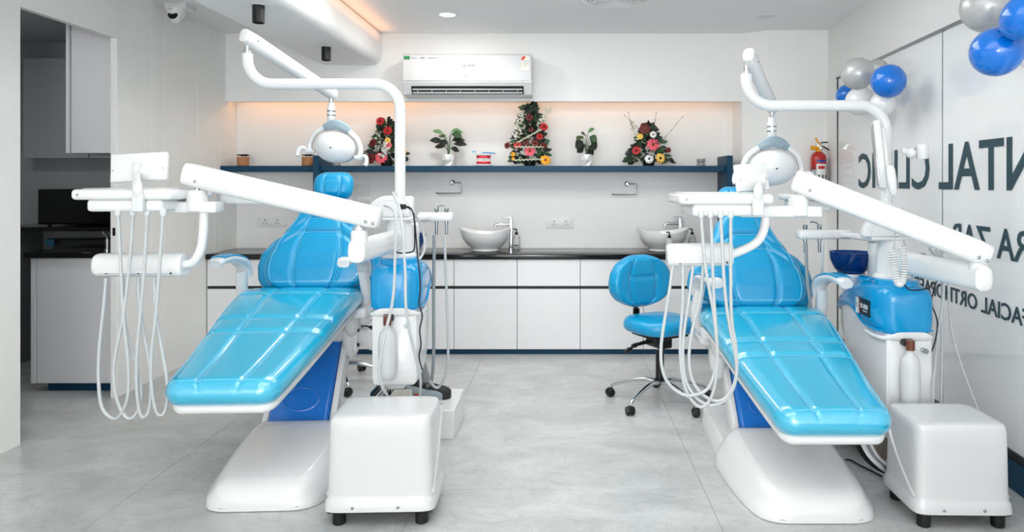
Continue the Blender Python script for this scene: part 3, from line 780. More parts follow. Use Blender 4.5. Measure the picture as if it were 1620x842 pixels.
    rim_ = [Vector((ux + w_ * .985, y, Z(z0 + .026))) for y, w_, z0, z1 in CS[2:]]
    obj('cover_ridge', tube(new(), rim_, .006, 8, 4), BLUEP, cov, M=ML)
    # body under the cover
    BS = [(-.152, .090, .325, .67), (-.146, .102, .317, .672), (-.10, .106, .315, .675), (.05, .106, .315, .70), (.16, .105, .34, .735), (.25, .103, .40, .745), (.33, .10, .50, .738), (.40, .092, .60, .72), (.43, .08, .655, .70)]
    secs = [ring(Vector((ux, y, Z((z0 + z1) / 2))), Vector((1, 0, 0)), Vector((0, 0, 1)), w_, (z1 - z0) / 2, 12, 48) for y, w_, z0, z1 in BS]
    bm = new(); loft(bm, secs); body = obj('unit_body', bm, WHITE, rt, M=ML, sharp=1.0)
    bm = new()
    secs = [ring(Vector((ux, y, Z(zz))), Vector((1, 0, 0)), Vector((0, 0, 1)), w_ + .004, .014, 4, 28) for y, w_, zz in [(c_[0] - .003, c_[1], c_[2] - .006) for c_ in CS[:5]]]
    loft(bm, secs); obj('body_rim', bm, WHITE, body, M=ML, sharp=1.0)
    obj('drain_valve', rbox(new(), ux - .03, ux + .04, -.10, -.02, Z(.285), Z(.325), .008), WHITE, body, M=ML)
    k_ = obj('valve_knob', lathe(new(), [(.011, 0), (.011, -.012), (.006, -.014), (.006, -.022), (.012, -.024), (.012, -.030)], (ux + .06, -.152, Z(.60)), 14, 'Y'), STEEL, body, M=ML)
    # water bottle hung in front of the body
    bx, by = ux - .022, -.205
    btl = obj('water_bottle', lathe(new(), [(.012, .628), (.013, .605), (.018, .598), (.034, .575), (.040, .545), (.041, .46), (.039, .40), (.037, .375), (.030, .362), (.012, .366), (.001, .370)], (bx, by, dz), 28), mat('clear_bottle', '#f2f4f5', .12, trans=.45, ior=1.25), rt, M=ML)
    obj('bottle_cap', lathe(new(), [(.0185, .655), (.0185, .612), (.014, .611)], (bx, by, dz), 20), mat('brown_cap', '#6b3a26', .35), btl, M=ML)
    obj('bottle_holder', rbox(new(), bx - .022, bx + .022, by + .018, -.14, Z(.625), Z(.655), .004), mat('dark_holder', '#2a2422', .4), btl, M=ML)
    obj('milky_water', lathe(new(), [(.0355, .520), (.0365, .46), (.035, .40), (.030, .378), (.002, .376)], (bx, by, dz), 24), mat('milky_water', '#eef1f2', .2), btl, M=ML)
    # tower on the cover
    cx_, cy_ = ux - .005, .01
    bm = new(); lathe(bm, [(.085, Z(.905)), (.085, Z(.915)), (.078, Z(.922)), (.070, Z(.926)), (.068, Z(1.00)), (.060, Z(1.06)), (.055, Z(1.075)), (.054, Z(1.10))], (cx_, cy_, 0), 28); tw = obj('tower', bm, WHITE, rt, M=ML)
    obj('tower_shelf', rbox(new(), cx_ - .12, cx_ + .07, cy_ - .06, cy_ + .06, Z(1.085), Z(1.10), .006), WHITE, tw, M=ML)
    bm = new()
    prism(bm, [(cx_ - .045 + .105 * math.cos(PI * q / 16), Z(1.10) + .105 * math.sin(PI * q / 16)) for q in range(17)], 'Y', cy_ - .055, cy_ + .01)
    bmesh.ops.bevel(bm, geom=[e for e in bm.edges], offset=.006, segments=2, affect='EDGES', profile=.5)
    dm = obj('hose_dome', bm, WHITE, tw, M=ML, sharp=.9)
    obj('dome_arc', tube(new(), [Vector((cx_ - .045 + .078 * math.cos(PI * q / 16), cy_ - .0555, Z(1.105) + .078 * math.sin(PI * q / 16))) for q in range(17)], .0022, 6), GREYW, tw, M=ML)
    obj('rear_block', rbox(new(), cx_ + .01, cx_ + .06, cy_ + .05, cy_ + .10, Z(1.08), Z(1.20), .012), WHITE, tw, M=ML)
    # spittoon behind the tower
    sx_, sy_ = ux - .03 + cfg.get('bowl_dx', 0), .33
    bm = new(); lathe(bm, [(.035, .86), (.055, .88), (.085, .91), (.105, .955), (.110, .995), (.106, .995), (.100, .955), (.08, .915), (.04, .89), (.001, .888)], (sx_, sy_, dz), 36)
    bowl = obj('spittoon_bowl', bm, mat('dark_blue_glass', '#0b4f9e', .05, trans=.75, ior=1.4), rt, M=ML, sharp=1.3)
    obj('bowl_holder', lathe(new(), [(.04, .75), (.045, .80), (.06, .85), (.078, .875), (.07, .885), (.01, .886)], (sx_, sy_, dz), 28), WHITE, bowl, M=ML)
    obj('bowl_tower', rbox(new(), ux - .02, ux + .06, .14, .25, Z(.80), Z(1.06), .012), WHITE, tw, M=ML)
    # --- assistant's tray behind, with two handpieces
    d_ = cfg['assist_dir']; yy = .42; ao = cfg['assist_at']
    bm = new(); sweep(bm, [(cx_ , .15, Z(1.075)), (cx_ + .04 * d_, .30, Z(1.078)), (cx_ + .09 * d_, yy, Z(1.08))], .022, .016, 4, 16, up=(0, 0, 1)); asr = obj('assistant_arm', bm, WHITE, rt, M=ML)
    bm = new(); rbox(bm, min(cx_ + d_ * .03, cx_ + d_ * (ao[1] + .035)), max(cx_ + d_ * .03, cx_ + d_ * (ao[1] + .035)), yy - .04, yy + .04, Z(1.055), Z(1.105), .014); obj('assistant_tray', bm, WHITE, asr, M=ML)
    for q, xo in enumerate(ao):
        hx = cx_ + d_ * xo
        obj('handpiece', lathe(new(), [(.010, 1.04), (.010, 1.10), (.009, 1.108), (.012, 1.112), (.012, 1.128), (.008, 1.131)], (hx, yy - .02, dz), 14), STEEL, asr, M=ML)
        obj('handpiece_end', lathe(new(), [(.008, .985), (.008, 1.055)], (hx, yy - .02, dz), 10), STEEL, asr, M=ML)
    obj('syringe_nozzle', tube(new(), [(cx_ + d_ * ao[0], yy - .02, Z(1.125)), (cx_ + d_ * (ao[0] + .012), yy - .02, Z(1.138)), (cx_ + d_ * (ao[0] + .034), yy - .02, Z(1.146)), (cx_ + d_ * (ao[0] + .048), yy - .02, Z(1.143))], .004, 8, 3), STEEL, asr, M=ML)
    for q, pts in enumerate(cfg['assist_hoses']):
        obj('assistant_hose', tube(new(), pts, .007 if q else .009, 8, 6), HOSED if q == 0 else HOSE, asr)
    # --- lamp pole, bent tube and spring arm
    p0 = T(ux - .01, .06, Z(1.05)); zt = cfg['tube_z']; xe_ = cfg['tube_x']; ze = cfg['tube_top']; yp = p0.y
    ye = yp; rb = .125
    pts = [p0, Vector((p0.x, yp, zt - rb))]
    for q in range(1, 9):
        a_ = PI / 2 * q / 8; pts.append(Vector((p0.x - rb + rb * math.cos(a_), yp, zt - rb + rb * math.sin(a_))))
    for q in range(0, 9):
        a_ = PI / 2 * q / 8; pts.append(Vector((xe_ + rb - rb * math.sin(a_), ye, zt + rb - rb * math.cos(a_))))
    pts.append(Vector((xe_, ye, ze)))
    pole = obj('lamp_pole', sweep(new(), pts, .0265, cnt=18), WHITE, rt)
    obj('pole_ring', lathe(new(), [(.0275, zt - rb - .006), (.0285, zt - rb), (.0275, zt - rb + .004)], (p0.x, yp, 0), 20), WHITE, pole)
    obj('swivel_pin', lathe(new(), [(.0225, ze), (.0215, ze + .012), (.014, ze + .013), (.014, ze + .055)], (xe_, ye, 0), 16), CHROME, pole)
    A_ = Vector((xe_ - .012 * (1 if cfg['lamp_end'].x < xe_ else -1), ye - .02, ze + .075)); B_ = cfg['lamp_end']
    dr = (B_ - A_).normalized()
    bm = new(); sweep(bm, [A_ - dr * .035, A_ - dr * .03, A_ + dr * .03, B_ - dr * .0, B_ + dr * .03, B_ + dr * .035], [.018, .026, .030, .029, .026, .016], [.024, .034, .038, .036, .032, .02], 2.8, 20, up=(0, 0, 1)); sa = obj('lamp_spring_arm', bm, WHITE, rt, sharp=.9)
    side_ = dr.cross(Vector((0, 0, 1))).normalized()
    obj('screw', ball(new(), A_ + dr * .04 + side_ * .029, .006, seg=8, rings=6), STEEL, sa)
    Q = B_ + Vector((0, 0, -.03))
    obj('swivel_pin', lathe(new(), [(.013, 0), (.013, -.05)], Q, 14), CHROME, sa)
    st = obj('lamp_stem', lathe(new(), [(.018, -.03), (.019, -.055), (.023, -.06), (.024, -.125), (.021, -.13), (.021, -.15), (.027, -.155)], Q, 20), WHITE, rt)
    for z in (-.075, -.10): obj('stem_ring', lathe(new(), [(.0248, z), (.0248, z - .008)], Q, 20), STEEL, st)
    hs = cfg['lamp_scale']; C0 = Q + Vector((0, 0, -.155))
    tilt = Matrix.Rotation(cfg['lamp_tilt'], 4, 'Y')
    hdx = cfg.get('head_dx', 0)
    def H(x, y, z): return C0 + (tilt @ Vector((x * hs, y * hs, z * hs))) + Vector((hdx, 0, 0))
    bm = new(); sweep(bm, catmull([H(-.076, -.02, -.036), H(-.045, -.03, -.018), H(0, -.035, -.006), H(.045, -.03, -.018), H(.076, -.02, -.036)], 4), [.016] * 17, [.019 + .011 * math.sin(PI * q / 16) for q in range(17)], 2.6, 14, up=(0, 0, 1)); yk = obj('lamp_yoke', bm, STEELB, rt)
    for q in range(3): obj('screw', ball(new(), H(-.05 + .05 * q, -.052, -.03 + .012 * (q == 1)), .004, seg=8, rings=5), STEEL, yk)
    for sg in (-1, 1):
        bm = new(); sweep(bm, catmull([H(sg * .075, -.02, -.035), H(sg * .125, -.01, -.075), H(sg * .150, 0, -.13), H(sg * .150, 0, -.175)], 5), [.014] * 16, [.020] * 16, 2.4, 12, up=(0, -1, 0)); obj('yoke_arm', bm, WHITE, yk)
    bm = new(); ball(bm, H(0, 0, -.135), .125 * hs, 1.0, .72, .78, 32, 20, tilt)
    lh = obj('lamp_head', bm, WHITE, rt, sharp=1.3)
    bm = new(); ball(bm, H(0, .03, -.158), .122 * hs, .95, .62, .62, 28, 16, tilt); obj('lamp_lens', bm, mat('lens_blue_grey', '#9fc0d2', .08, coat=.5), lh)
    obj('sensor_window', ball(new(), H(0, -.088, -.145), .0055, 1.3, .5, .8, 8, 6), BLACK, lh)
    for sg in (-1, 1):
        obj('pivot_knob', lathe(new(), [(.016, -.02), (.018, 0), (.016, .02)], H(sg * .150, 0, -.18), 14, 'X'), WHITE, lh)
        bm = new(); sweep(bm, catmull([H(sg * .12, 0, -.182), H(sg * .160, -.005, -.178), H(sg * .182, -.02, -.168), H(sg * .198, -.03, -.176), H(sg * .204, -.035, -.205), H(sg * .200, -.04, -.222)], 4), [.012] * 21, cnt=12); obj('lamp_handle', bm, WHITE, lh)
    # --- delivery arm: swinging arm, spring arm, instrument tray
    h0 = T(cx_, cy_, Z(.99)); h1 = cfg['swing_end']
    dr2 = (h1 - h0).normalized(); h0b = h0 + dr2 * .05
    bm = new(); sweep(bm, [h0b, h1, h1 + dr2 * .025, h1 + dr2 * .032], [.040, .036, .034, .022], [.052, .048, .046, .034], 2.8, 22, up=(0, 0, 1)); sw = obj('swing_arm', bm, WHITE, rt, sharp=.9)
    pv = h1 - dr2 * .01
    obj('swivel_post', lathe(new(), [(.033, .0), (.033, .075), (.028, .082)], pv, 20), WHITE, sw)
    obj('swivel_pin', lathe(new(), [(.024, .082), (.024, .096), (.013, .097), (.013, .13)], pv, 18), CHROME, sw)
    a1 = cfg['spring_a']; a0 = cfg['spring_b']; dr3 = (a1 - a0).normalized()
    bm = new(); sweep(bm, [a0 - dr3 * .05, a0 - dr3 * .042, a0, a1, a1 + dr3 * .045, a1 + dr3 * .052], [.022, .030, .034, .036, .034, .024], [.032, .042, .046, .048, .046, .034], 2.9, 24, up=(0, 0, 1)); sp = obj('spring_arm', bm, WHITE, rt, sharp=.9)
    sd = dr3.cross(Vector((0, 0, 1))).normalized(); sd = sd if sd.y < 0 else -sd
    for q in (-.03, .0): obj('screw', ball(new(), a0 - dr3 * q * -1 + sd * .034 + Vector((0, 0, -.02)), .007, 1, .5, 1, 10, 6), STEEL, sp)
    obj('screw', ball(new(), a1 + dr3 * -.015 + sd * .036 + Vector((0, 0, -.018)), .006, 1, .5, 1, 10, 6), STEEL, sp)
    # hub under the left end of the spring arm
    hb = cfg['hub']
    hu = obj('tray_hub', lathe(new(), [(.020, .045), (.036, .043), (.038, .036), (.038, .028), (.041, .026), (.042, -.04), (.036, -.045)], hb, 24), WHITE, rt)
    obj('swivel_pin', lathe(new(), [(.011, .04), (.011, .085)], hb, 14), CHROME, hu)
    # tray
    tx0, tx1, ty0, ty1, tz = cfg['tray']
    bm = new(); rbox(bm, tx0, tx1, ty0, ty1, tz - .042, tz, .016, 4); tr = obj('instrument_tray', bm, WHITE, rt)
    rbx = new(); rbox(rbx, tx0 + .055, tx1 - .04, ty0 + .012, ty1 - .03, tz - .088, tz - .040, .014, 3); obj('tray_housing', rbx, WHITE, tr)
    obj('tray_bridge', rbox(new(), tx1 - .10, hb.x + .09, hb.y - .03, hb.y + .05, hb.z - .048, hb.z - .002, .008), WHITE, tr)
    obj('tray_mat', rbox(new(), tx0 + .03, tx1 - .03, ty0 + .03, ty1 - .03, tz, tz + .004, .002, 1), GREYW, tr)
    obj('screw', ball(new(), Vector((tx0 + .03, ty0, tz - .022)), .005, 1, .4, 1, 8, 5), STEEL, tr)
    if 'side_tray' in cfg:
        s0, s1, zt_ = cfg['side_tray']
        bm = new(); rbox(bm, s0, s1, hb.y + .05, hb.y + .27, zt_ - .012, zt_ + .012, .008); obj('side_tray', bm, WHITE, tr)
        bm = new(); rbox(bm, s0 + .02, s1 - .0, hb.y + .07, hb.y + .25, zt_ - .055, zt_ - .010, .012); obj('side_tray_body', bm, WHITE, tr)
    # film viewer on its stalk
    vc, vw, vh, va = cfg['viewer']
    Mv = Matrix.Translation(vc) @ Matrix.Rotation(va, 4, 'Z') @ Matrix.Rotation(math.radians(-8), 4, 'X') @ Matrix.Rotation(math.radians(-3), 4, 'Y')
    bm = new(); rbox(bm, -vw / 2, vw / 2, -.012, .014, -vh / 2, vh / 2, .007); vo = obj('film_viewer', bm, WHITE, rt, M=Mv)
    obj('viewer_screen', box(new(), -vw / 2 + .012, vw / 2 - .012, .0142, .0152, -vh / 2 + .012, vh / 2 - .012), mat('viewer_screen', '#e8eef0', .2), vo, M=Mv)
    for sg in (-1, 1): obj('screw', ball(new(), (sg * (vw / 2 - .012), -.012, -.01), .003, seg=8, rings=5), STEEL, vo, M=Mv)
    vb = cfg['viewer_foot']; vm = Mv @ Vector((0 if abs(va) < .3 else vw * .25, -.018, .015))
    bm = new(); sweep(bm, catmull([vm, vm + Vector((0, -.006, -.05)), vb + Vector((0, -.01, .05)), vb], 5), [.017] * 16, [.014] * 16, 2.4, 14, up=(0, -1, 0)); obj('viewer_stalk', bm, WHITE, vo)
    rbx = new(); rbox(rbx, vb.x - .022, vb.x + .022, vb.y - .012, vb.y + .012, vb.z - .058, vb.z + .010, .006); obj('stalk_bracket', rbx, GREYW, vo)
    # hose holder roll below
    r0, r1 = cfg['roll']
    dr4 = (r1 - r0).normalized()
    bm = new(); sweep(bm, [r0, r0 + dr4 * .006, r0 + dr4 * .02, r1 - dr4 * .01, r1], [.036, .043, .046, .046, .042], [.038, .045, .048, .048, .044], 2.5, 22, up=(0, 0, 1)); rl = obj('hose_roll', bm, WHITE, rt, sharp=.8)
    bm = new(); sweep(bm, [r0 + dr4 * .03 + Vector((0, -.040, -.026)), r1 - dr4 * .04 + Vector((0, -.040, -.026))], .006, .004, 3, 10, up=(0, 0, 1)); obj('roll_ledge', bm, WHITE, rl)
    for q in range(3): obj('screw', ball(new(), r0.lerp(r1, .18 + .36 * q) + Vector((0, -.042, -.030)), .004, seg=8, rings=5), BLACK, rl)
    bm = new(); sweep(bm, catmull(cfg['roll_tube'], 8), .018, cnt=16); obj('roll_tube', bm, WHITE, rl)
    for pts in cfg['hoses']:
        n_ = len(pts); P_ = [U(px, py, cfg['hose_d'] + (.05 * (i / (n_ - 1)) - .02) * (1 if cfg['hose_front'] else -1)) for i, (px, py) in enumerate(pts)]
        obj('hose', tube(new(), P_, .0065, 9, 6), HOSE, tr)
        top_ = P_[0] if P_[0].z > P_[-1].z else P_[-1]
        obj('hose_socket', lathe(new(), [(.0125, .018), (.012, -.006), (.008, -.012)], top_, 12), GREYW, tr)
    return rt, ML, dz, tw, body, cov

D = 2.28
hL = [[(187,337),(191,424),(196,507),(203,578),(202,628),(190,657),(177,662),(161,644),(156,603),(157,553),(164,486),(168,440)],
      [(211,337),(206,403),(196,495),(184,553),(180,594),(186,636),(202,662),(217,652),(223,619),(217,582),(202,532),(196,495),(195,440)],
      [(233,337),(229,411),(223,486),(217,553),(216,611),(221,652),(228,660),(236,648),(239,611),(235,569),(226,520),(220,478),(219,440)],
      [(258,337),(253,411),(246,503),(240,553),(239,603),(246,648),(255.5,657),(263,644),(265,611),(258,565),(250,520),(245,478),(244,440)]]
hR = [[(1064,421.6),(1060,453),(1052,503),(1046,546),(1047,580),(1057,606),(1080,624),(1103,624),(1121,613),(1133,580),(1134,546),(1129,496),(1123,463),(1115,413),(1109,340)],
      [(1080.6,421.6),(1080,480),(1076,540),(1078,586),(1085,616),(1096.5,636),(1110,644),(1123,633),(1131.5,606),(1135,566),(1133,520),(1129,463),(1126,380),(1124,340)],
      [(1096.5,421.6),(1090,473),(1081.6,530),(1080.6,573),(1086.5,606),(1103,631),(1123,641),(1143,636),(1158,619),(1165,593),(1163,560),(1155,520),(1147,463),(1142,380),(1140,340)],
      [(1112.5,421.6),(1108,470),(1095,523),(1090,566),(1095,600),(1110,623),(1130,634),(1146,631),(1161,609),(1166,580),(1164,546),(1157,496),(1156,380),(1156,340)]]

XA, YA = -1.33, K * 2.70
left = dental_chair(XA, YA, math.radians(3.0), .085, dict(
    label='blue reclining dental chair on the left, nearer the doorway', assist_dir=1, assist_at=(.132, .187), head_dx=.045, base_dx=.05, seat_dx=-.045, lean=.035,
    tube_z=1.844, tube_x=-1.569, tube_top=1.995, lamp_end=U(524, 147, 3.3), lamp_scale=1.0, lamp_tilt=math.radians(8),
    swing_end=U(567, 397, 2.24), spring_b=U(583, 342, 2.24), spring_a=U(311, 279, 2.28), hub=U(312, 318, 2.28),
    tray=(U(151, 300, D).x, U(302, 300, D).x, K * 2.16, K * 2.16 + .34, HC - 9 * D / 880), side_tray=(U(326, 300, D).x, U(424, 300, D).x + .02, 1.318),
    viewer=(U(221, 265, D), .228, .118, 0.0), viewer_foot=U(219, 312, 2.155),
    roll=(U(153, 419, D), U(293, 419, D)), roll_tube=[U(290, 419, D), U(306, 414, D), U(318, 392, D), U(322, 360, D), U(323, 325, D)],
    hoses=hL, hose_d=2.2, hose_front=True,
    assist_hoses=[[U(687, 372, 3.0), U(686, 470, 3.0), U(686, 560, 3.0), U(683, 600, 3.02), U(676, 612, 3.05)],
                  [U(703, 372, 3.0), U(706, 450, 3.0), U(709, 540, 3.0), U(706, 590, 3.0), U(693, 613, 3.0), U(682, 606, 2.98), U(677, 594, 2.96)]]))
XB, YBc = 1.025, K * 2.62
right = dental_chair(XB, YBc, 0.0, 0.0, dict(
    label='blue reclining dental chair on the right, beside the glass wall', assist_dir=-1, assist_at=(.20, .275), bowl_dx=-.035, lean=-.035, seat_dx=.008,
    tube_z=1.722, tube_x=.881, tube_top=1.873, lamp_end=U(1221, 168, 2.95), lamp_scale=1.02, lamp_tilt=0.0,
    swing_end=U(1550, 440, 2.12), spring_b=U(1545, 398, 2.12), spring_a=U(1275, 292, 2.26), hub=U(1263, 325, 2.28),
    tray=(U(1065, 305, D).x, U(1208, 305, D).x, K * 2.16, K * 2.16 + .34, HC - 16 * D / 880), side_tray=(U(1262, 300, D).x, U(1325, 300, D).x, 1.29),
    viewer=(U(1189, 281, D), .165, .112, math.radians(28)), viewer_foot=U(1199, 318, 2.155),
    roll=(U(1055, 404, D), U(1157, 402, D)), roll_tube=[U(1152, 404, D), U(1170, 398, D), U(1195, 385, D), U(1208, 365, D), U(1213, 330, D)],
    hoses=hR, hose_d=2.2, hose_front=False,
    assist_hoses=[[U(1275, 385, 2.9), U(1277, 440, 2.92), U(1284, 500, 2.95), U(1288, 560, 2.98)],
                  [U(1302, 385, 2.9), U(1300, 430, 2.9), U(1303, 470, 2.92), U(1312, 540, 2.95)]]))

# loose hoses and cables of the two units
rtL, MLL, dzL, twL, bodyL, covL = left
rtR, MLR, dzR, twR, bodyR, covR = right
CABLE = mat('black_cable', '#0d0d0e', .5)
for pts in ([(608, 325, 2.62), (620, 330, 2.58), (626, 345, 2.52), (625, 400, 2.46), (622, 470, 2.44), (608, 535, 2.40), (600, 580, 2.40), (603, 607, 2.42), (612, 625, 2.46), (622, 640, 2.5)],
            [(622, 305, 2.66), (632, 330, 2.60), (637, 370, 2.50), (641, 430, 2.46), (643, 495, 2.45), (655, 555, 2.5), (665, 598, 2.55), (664, 630, 2.6)],
            [(652, 330, 2.8), (668, 362, 2.84), (672, 392, 2.82), (662, 412, 2.78), (648, 418, 2.74)]):
    obj('unit_hose', tube(new(), [U(*p) for p in pts], .0065, 8, 6), HOSE, rtL)
obj('cable_plug', rbox(new(), U(634, 322, 2.66).x, U(643, 322, 2.66).x, K * 2.64, K * 2.66, U(634, 331, 2.66).z, U(634, 323, 2.66).z, .002), BLACK, twL)
for pts in ([(640, 326, 2.64), (650, 330, 2.62), (655, 345, 2.60), (656, 370, 2.58), (655, 395, 2.58), (645, 400, 2.58), (630, 400, 2.58), (625, 396, 2.6)],
            [(642, 327, 2.64), (653, 335, 2.62), (657, 360, 2.62), (660, 400, 2.62), (663, 425, 2.55), (665, 455, 2.52), (663, 480, 2.5), (668, 500, 2.5), (664, 522, 2.5), (666, 545, 2.5), (663, 565, 2.52), (668, 585, 2.6)]):
    obj('cable', tube(new(), [U(*p) for p in pts], .0035, 6, 6), CABLE, rtL)
g = U(673, 592, 2.9)
obj('hose_coupling', sweep(new(), [g + Vector((-.02, 0, .06)), g + Vector((-.018, 0, .055)), g + Vector((.005, 0, -.03)), g + Vector((.006, 0, -.04))], [.016, .022, .022, .014], cnt=16), mat('mid_grey_plastic', '#8b8e90', .4), rtL)
for pts in ([(1478, 455, 2.62), (1474, 480, 2.6), (1483, 510, 2.58), (1478, 545, 2.56), (1466, 575, 2.56), (1471, 600, 2.55), (1472, 618, 2.55), (1462, 640, 2.5)],
            [(1430, 405, 2.6), (1445, 404, 2.6), (1462, 402, 2.62), (1470, 412, 2.62), (1480, 425, 2.62), (1483, 440, 2.62), (1478, 455, 2.62)],
            [(1428, 446, 2.46), (1438, 458, 2.46), (1455, 459, 2.46), (1470, 455, 2.48), (1476, 447, 2.5)]):
    obj('cable', tube(new(), [U(*p) for p in pts], .0032, 6, 6), CABLE, rtR)
for pts in ([(1480, 395, 2.6), (1492, 420, 2.6), (1492, 470, 2.58), (1483, 540, 2.56), (1477, 600, 2.5), (1476, 640, 2.45)],
            [(1488, 395, 2.66), (1500, 450, 2.66), (1505, 520, 2.64), (1525, 590, 2.6), (1552, 660, 2.52), (1560, 690, 2.5)],
            [(1470, 392, 2.62), (1489, 430, 2.62), (1490, 540, 2.6), (1489, 640, 2.5)]):
    obj('unit_hose', tube(new(), [U(*p) for p in pts], .006, 8, 6), HOSE, rtR)
# name plate on the right unit cover
q0 = U(1367, 470, 2.64); PL = frame_m((MLR @ Vector((.535 - .1255, .02, .755))), (0, -1, 0), (0, 0, 1), (-1, 0, 0))
pl = obj('name_plate', box(new(), -.10, .05, -.032, .044, -.004, .004), mat('plate_black', '#101216', .3), covR, M=PL)
obj('plate_white', box(new(), -.10, -.064, -.032, .044, .004, .0046), mat('plate_white', '#e6e6e4', .4), pl, M=PL)
obj('plate_arrow', prism(new(), [(-.064, -.032), (-.060, -.032), (-.046, .006), (-.060, .044), (-.064, .044), (-.052, .006)], 'Z', .004, .0048), mat('plate_orange', '#d2512a', .4), pl, M=PL, smooth=False)
text('print', 'SK-8000', .030, mat('plate_white', '#e6e6e4', .4), PL @ Matrix.Translation((-.046, .000, .0046)), pl, sx=.80, depth=.0006, bold=.0008)
text('print', 'dental unit', .012, mat('plate_white', '#e6e6e4', .4), PL @ Matrix.Translation((-.018, -.014, .0046)), pl, sx=.9, depth=.0005)
obj('plate_mark', tube(new(), [Vector((-.084 + .008 * math.cos(k * PI / 6), .006 + .010 * math.sin(k * PI / 6), .0046)) for k in range(13)], .0012, 5), INK, pl, M=PL)

# monitor and handset on the right lamp pole
pX, pY = (MLR @ Vector((.525, .06, 0))).x, (MLR @ Vector((.525, .06, 0))).y
Mm = frame_m((pX - .055, pY - .03, 1.49), Vector((-.36, -.93, 0)).normalized(), Vector((-.09, .035, .995)).normalized(), Vector((-.925, .36, -.096)).normalized())
mo = obj('pole_monitor', rbox(new(), -.14, .14, -.165, .15, -.022, .010, .010), WHITE, rtR, M=Mm)
obj('monitor_screen', box(new(), -.125, .125, -.15, .135, .0101, .0115), mat('screen_grey', '#6f7a80', .05, spec=.8), mo, M=Mm)
obj('monitor_back', rbox(new(), -.09, .09, -.14, .12, -.045, -.018, .012), WHITE, mo, M=Mm)
obj('monitor_clamp', tube(new(), [(pX - .03, pY - .02, 1.42), (pX, pY, 1.40), (pX + .005, pY - .01, 1.28), (pX - .01, pY - .06, 1.24)], .020, 12, 5), WHITE, mo)
obj('camera_handset', sweep(new(), [U(1408, 262, 2.42), U(1409, 268, 2.42), U(1411, 285, 2.42), U(1413, 302, 2.42), U(1414, 308, 2.42)], [.012, .018, .020, .016, .010], cnt=14), WHITE, rtR)
bm = new(); tube(bm, [U(1426, 238, 2.55), U(1446, 242, 2.55)], .015, 12); kn = obj('pole_knob', bm, WHITE, rtR)
obj('knob_ball', ball(new(), U(1441, 242, 2.55), .024), WHITE, kn)
obj('knob_head', lathe(new(), [(.022, -.034), (.026, -.028), (.026, .028), (.020, .034)], U(1459, 240, 2.55), 20), WHITE, kn)
# curly handset cord: plain leads and two coiled lengths
cord = [U(1414, 308, 2.42), U(1416, 335, 2.38), U(1416, 365, 2.36), U(1414, 395, 2.35)]
obj('coiled_cord', tube(new(), cord, .004, 8, 5), HOSE, rtR)
cc = catmull([U(1412, 397, 2.35), U(1415, 425, 2.35), U(1421, 448, 2.35), U(1428, 443, 2.36), U(1430, 415, 2.38), U(1428, 390, 2.40)], 40)
pts = []
for i, p in enumerate(cc):
    t_ = (cc[min(i + 1, len(cc) - 1)] - cc[max(i - 1, 0)]).normalized(); n_ = Vector((0, -1, 0)); b_ = t_.cross(n_).normalized(); a_ = i * 1.15
    pts.append(p + n_ * (.012 * math.cos(a_)) + b_ * (.012 * math.sin(a_)))
obj('coiled_cord', tube(new(), pts, .0044, 6, 2), WHITE, rtR)
obj('coiled_cord', tube(new(), [U(1428, 390, 2.40), U(1426, 370, 2.45), U(1424, 345, 2.5), U(1428, 330, 2.54)], .004, 8, 5), HOSE, rtR)

# ------------------------------------------------------------------ white equipment boxes on feet
def equipment_box(x0, x1, y0, dep, ztop, label, skew=0.0):
    xm = (x0 + x1) / 2; ym = y0 + dep / 2
    t = thing('equipment_box', label, 'equipment box', (xm, ym, 0), 'white equipment boxes on black feet')
    M = Matrix.Translation((xm, ym, 0)) @ Matrix.Rotation(skew, 4, 'Z')
    hw, hd = (x1 - x0) / 2, dep / 2
    secs = []
    for z, f, n in ((.062, 1.0, 9), (.068, 1.0, 9), (.098, .985, 9), (.108, .955, 9), (.125, .945, 9), (.25, .935, 9), (ztop - .06, .925, 9), (ztop - .026, .920, 9), (ztop - .012, .908, 9), (ztop - .004, .885, 9), (ztop, .85, 8), (ztop + .002, .7, 8)):
        secs.append(ring(Vector((0, 0, z)), Vector((1, 0, 0)), Vector((0, 1, 0)), hw * f, hd * (1 - (1 - f) * hw / hd), n, 64))
    bm = new(); loft(bm, secs); o = obj('housing', bm, mat('box_white_plastic', '#d2d3d3', .2, coat=.3), t, M=M, sharp=.55)
    # raised curved ribs on both sides
    for sx in (-1, 1):
        pts = [Vector((sx * hw * .93, hd * .75 - hd * 1.5 * q ** 1.6, .115 + (ztop - .16) * (1 - q))) for q in [k / 14 for k in range(15)]]
        obj('side_rib', tube(new(), pts, .008, 8), mat('box_white_plastic', '#d2d3d3', .2), o, M=M)
    for x in (-hw * .45, hw * .35): obj('screw', ball(new(), (x, -hd - .001, .080), .006, 1, .5, 1, 8, 5), STEEL, o, M=M)
    obj('under_tray', rbox(new(), -hw * .92, hw * .92, -hd * .9, hd * .9, .050, .062, .004), BLACK, t, M=M)
    for sx in (-1, 1):
        for sy in (-1, 1):
            obj('foot', lathe(new(), [(.022, 0), (.026, .004), (.027, .052)], (sx * hw * .74, sy * hd * .72, 0), 18), BLACK, t, M=M)
equipment_box(-.948, -.508, K * 2.175, .34, .425, 'white rounded equipment box right of the left chair base', math.radians(2))
equipment_box(1.375, 1.765, K * 2.155, .33, .405, 'white rounded equipment box beside the glass wall', math.radians(-1))

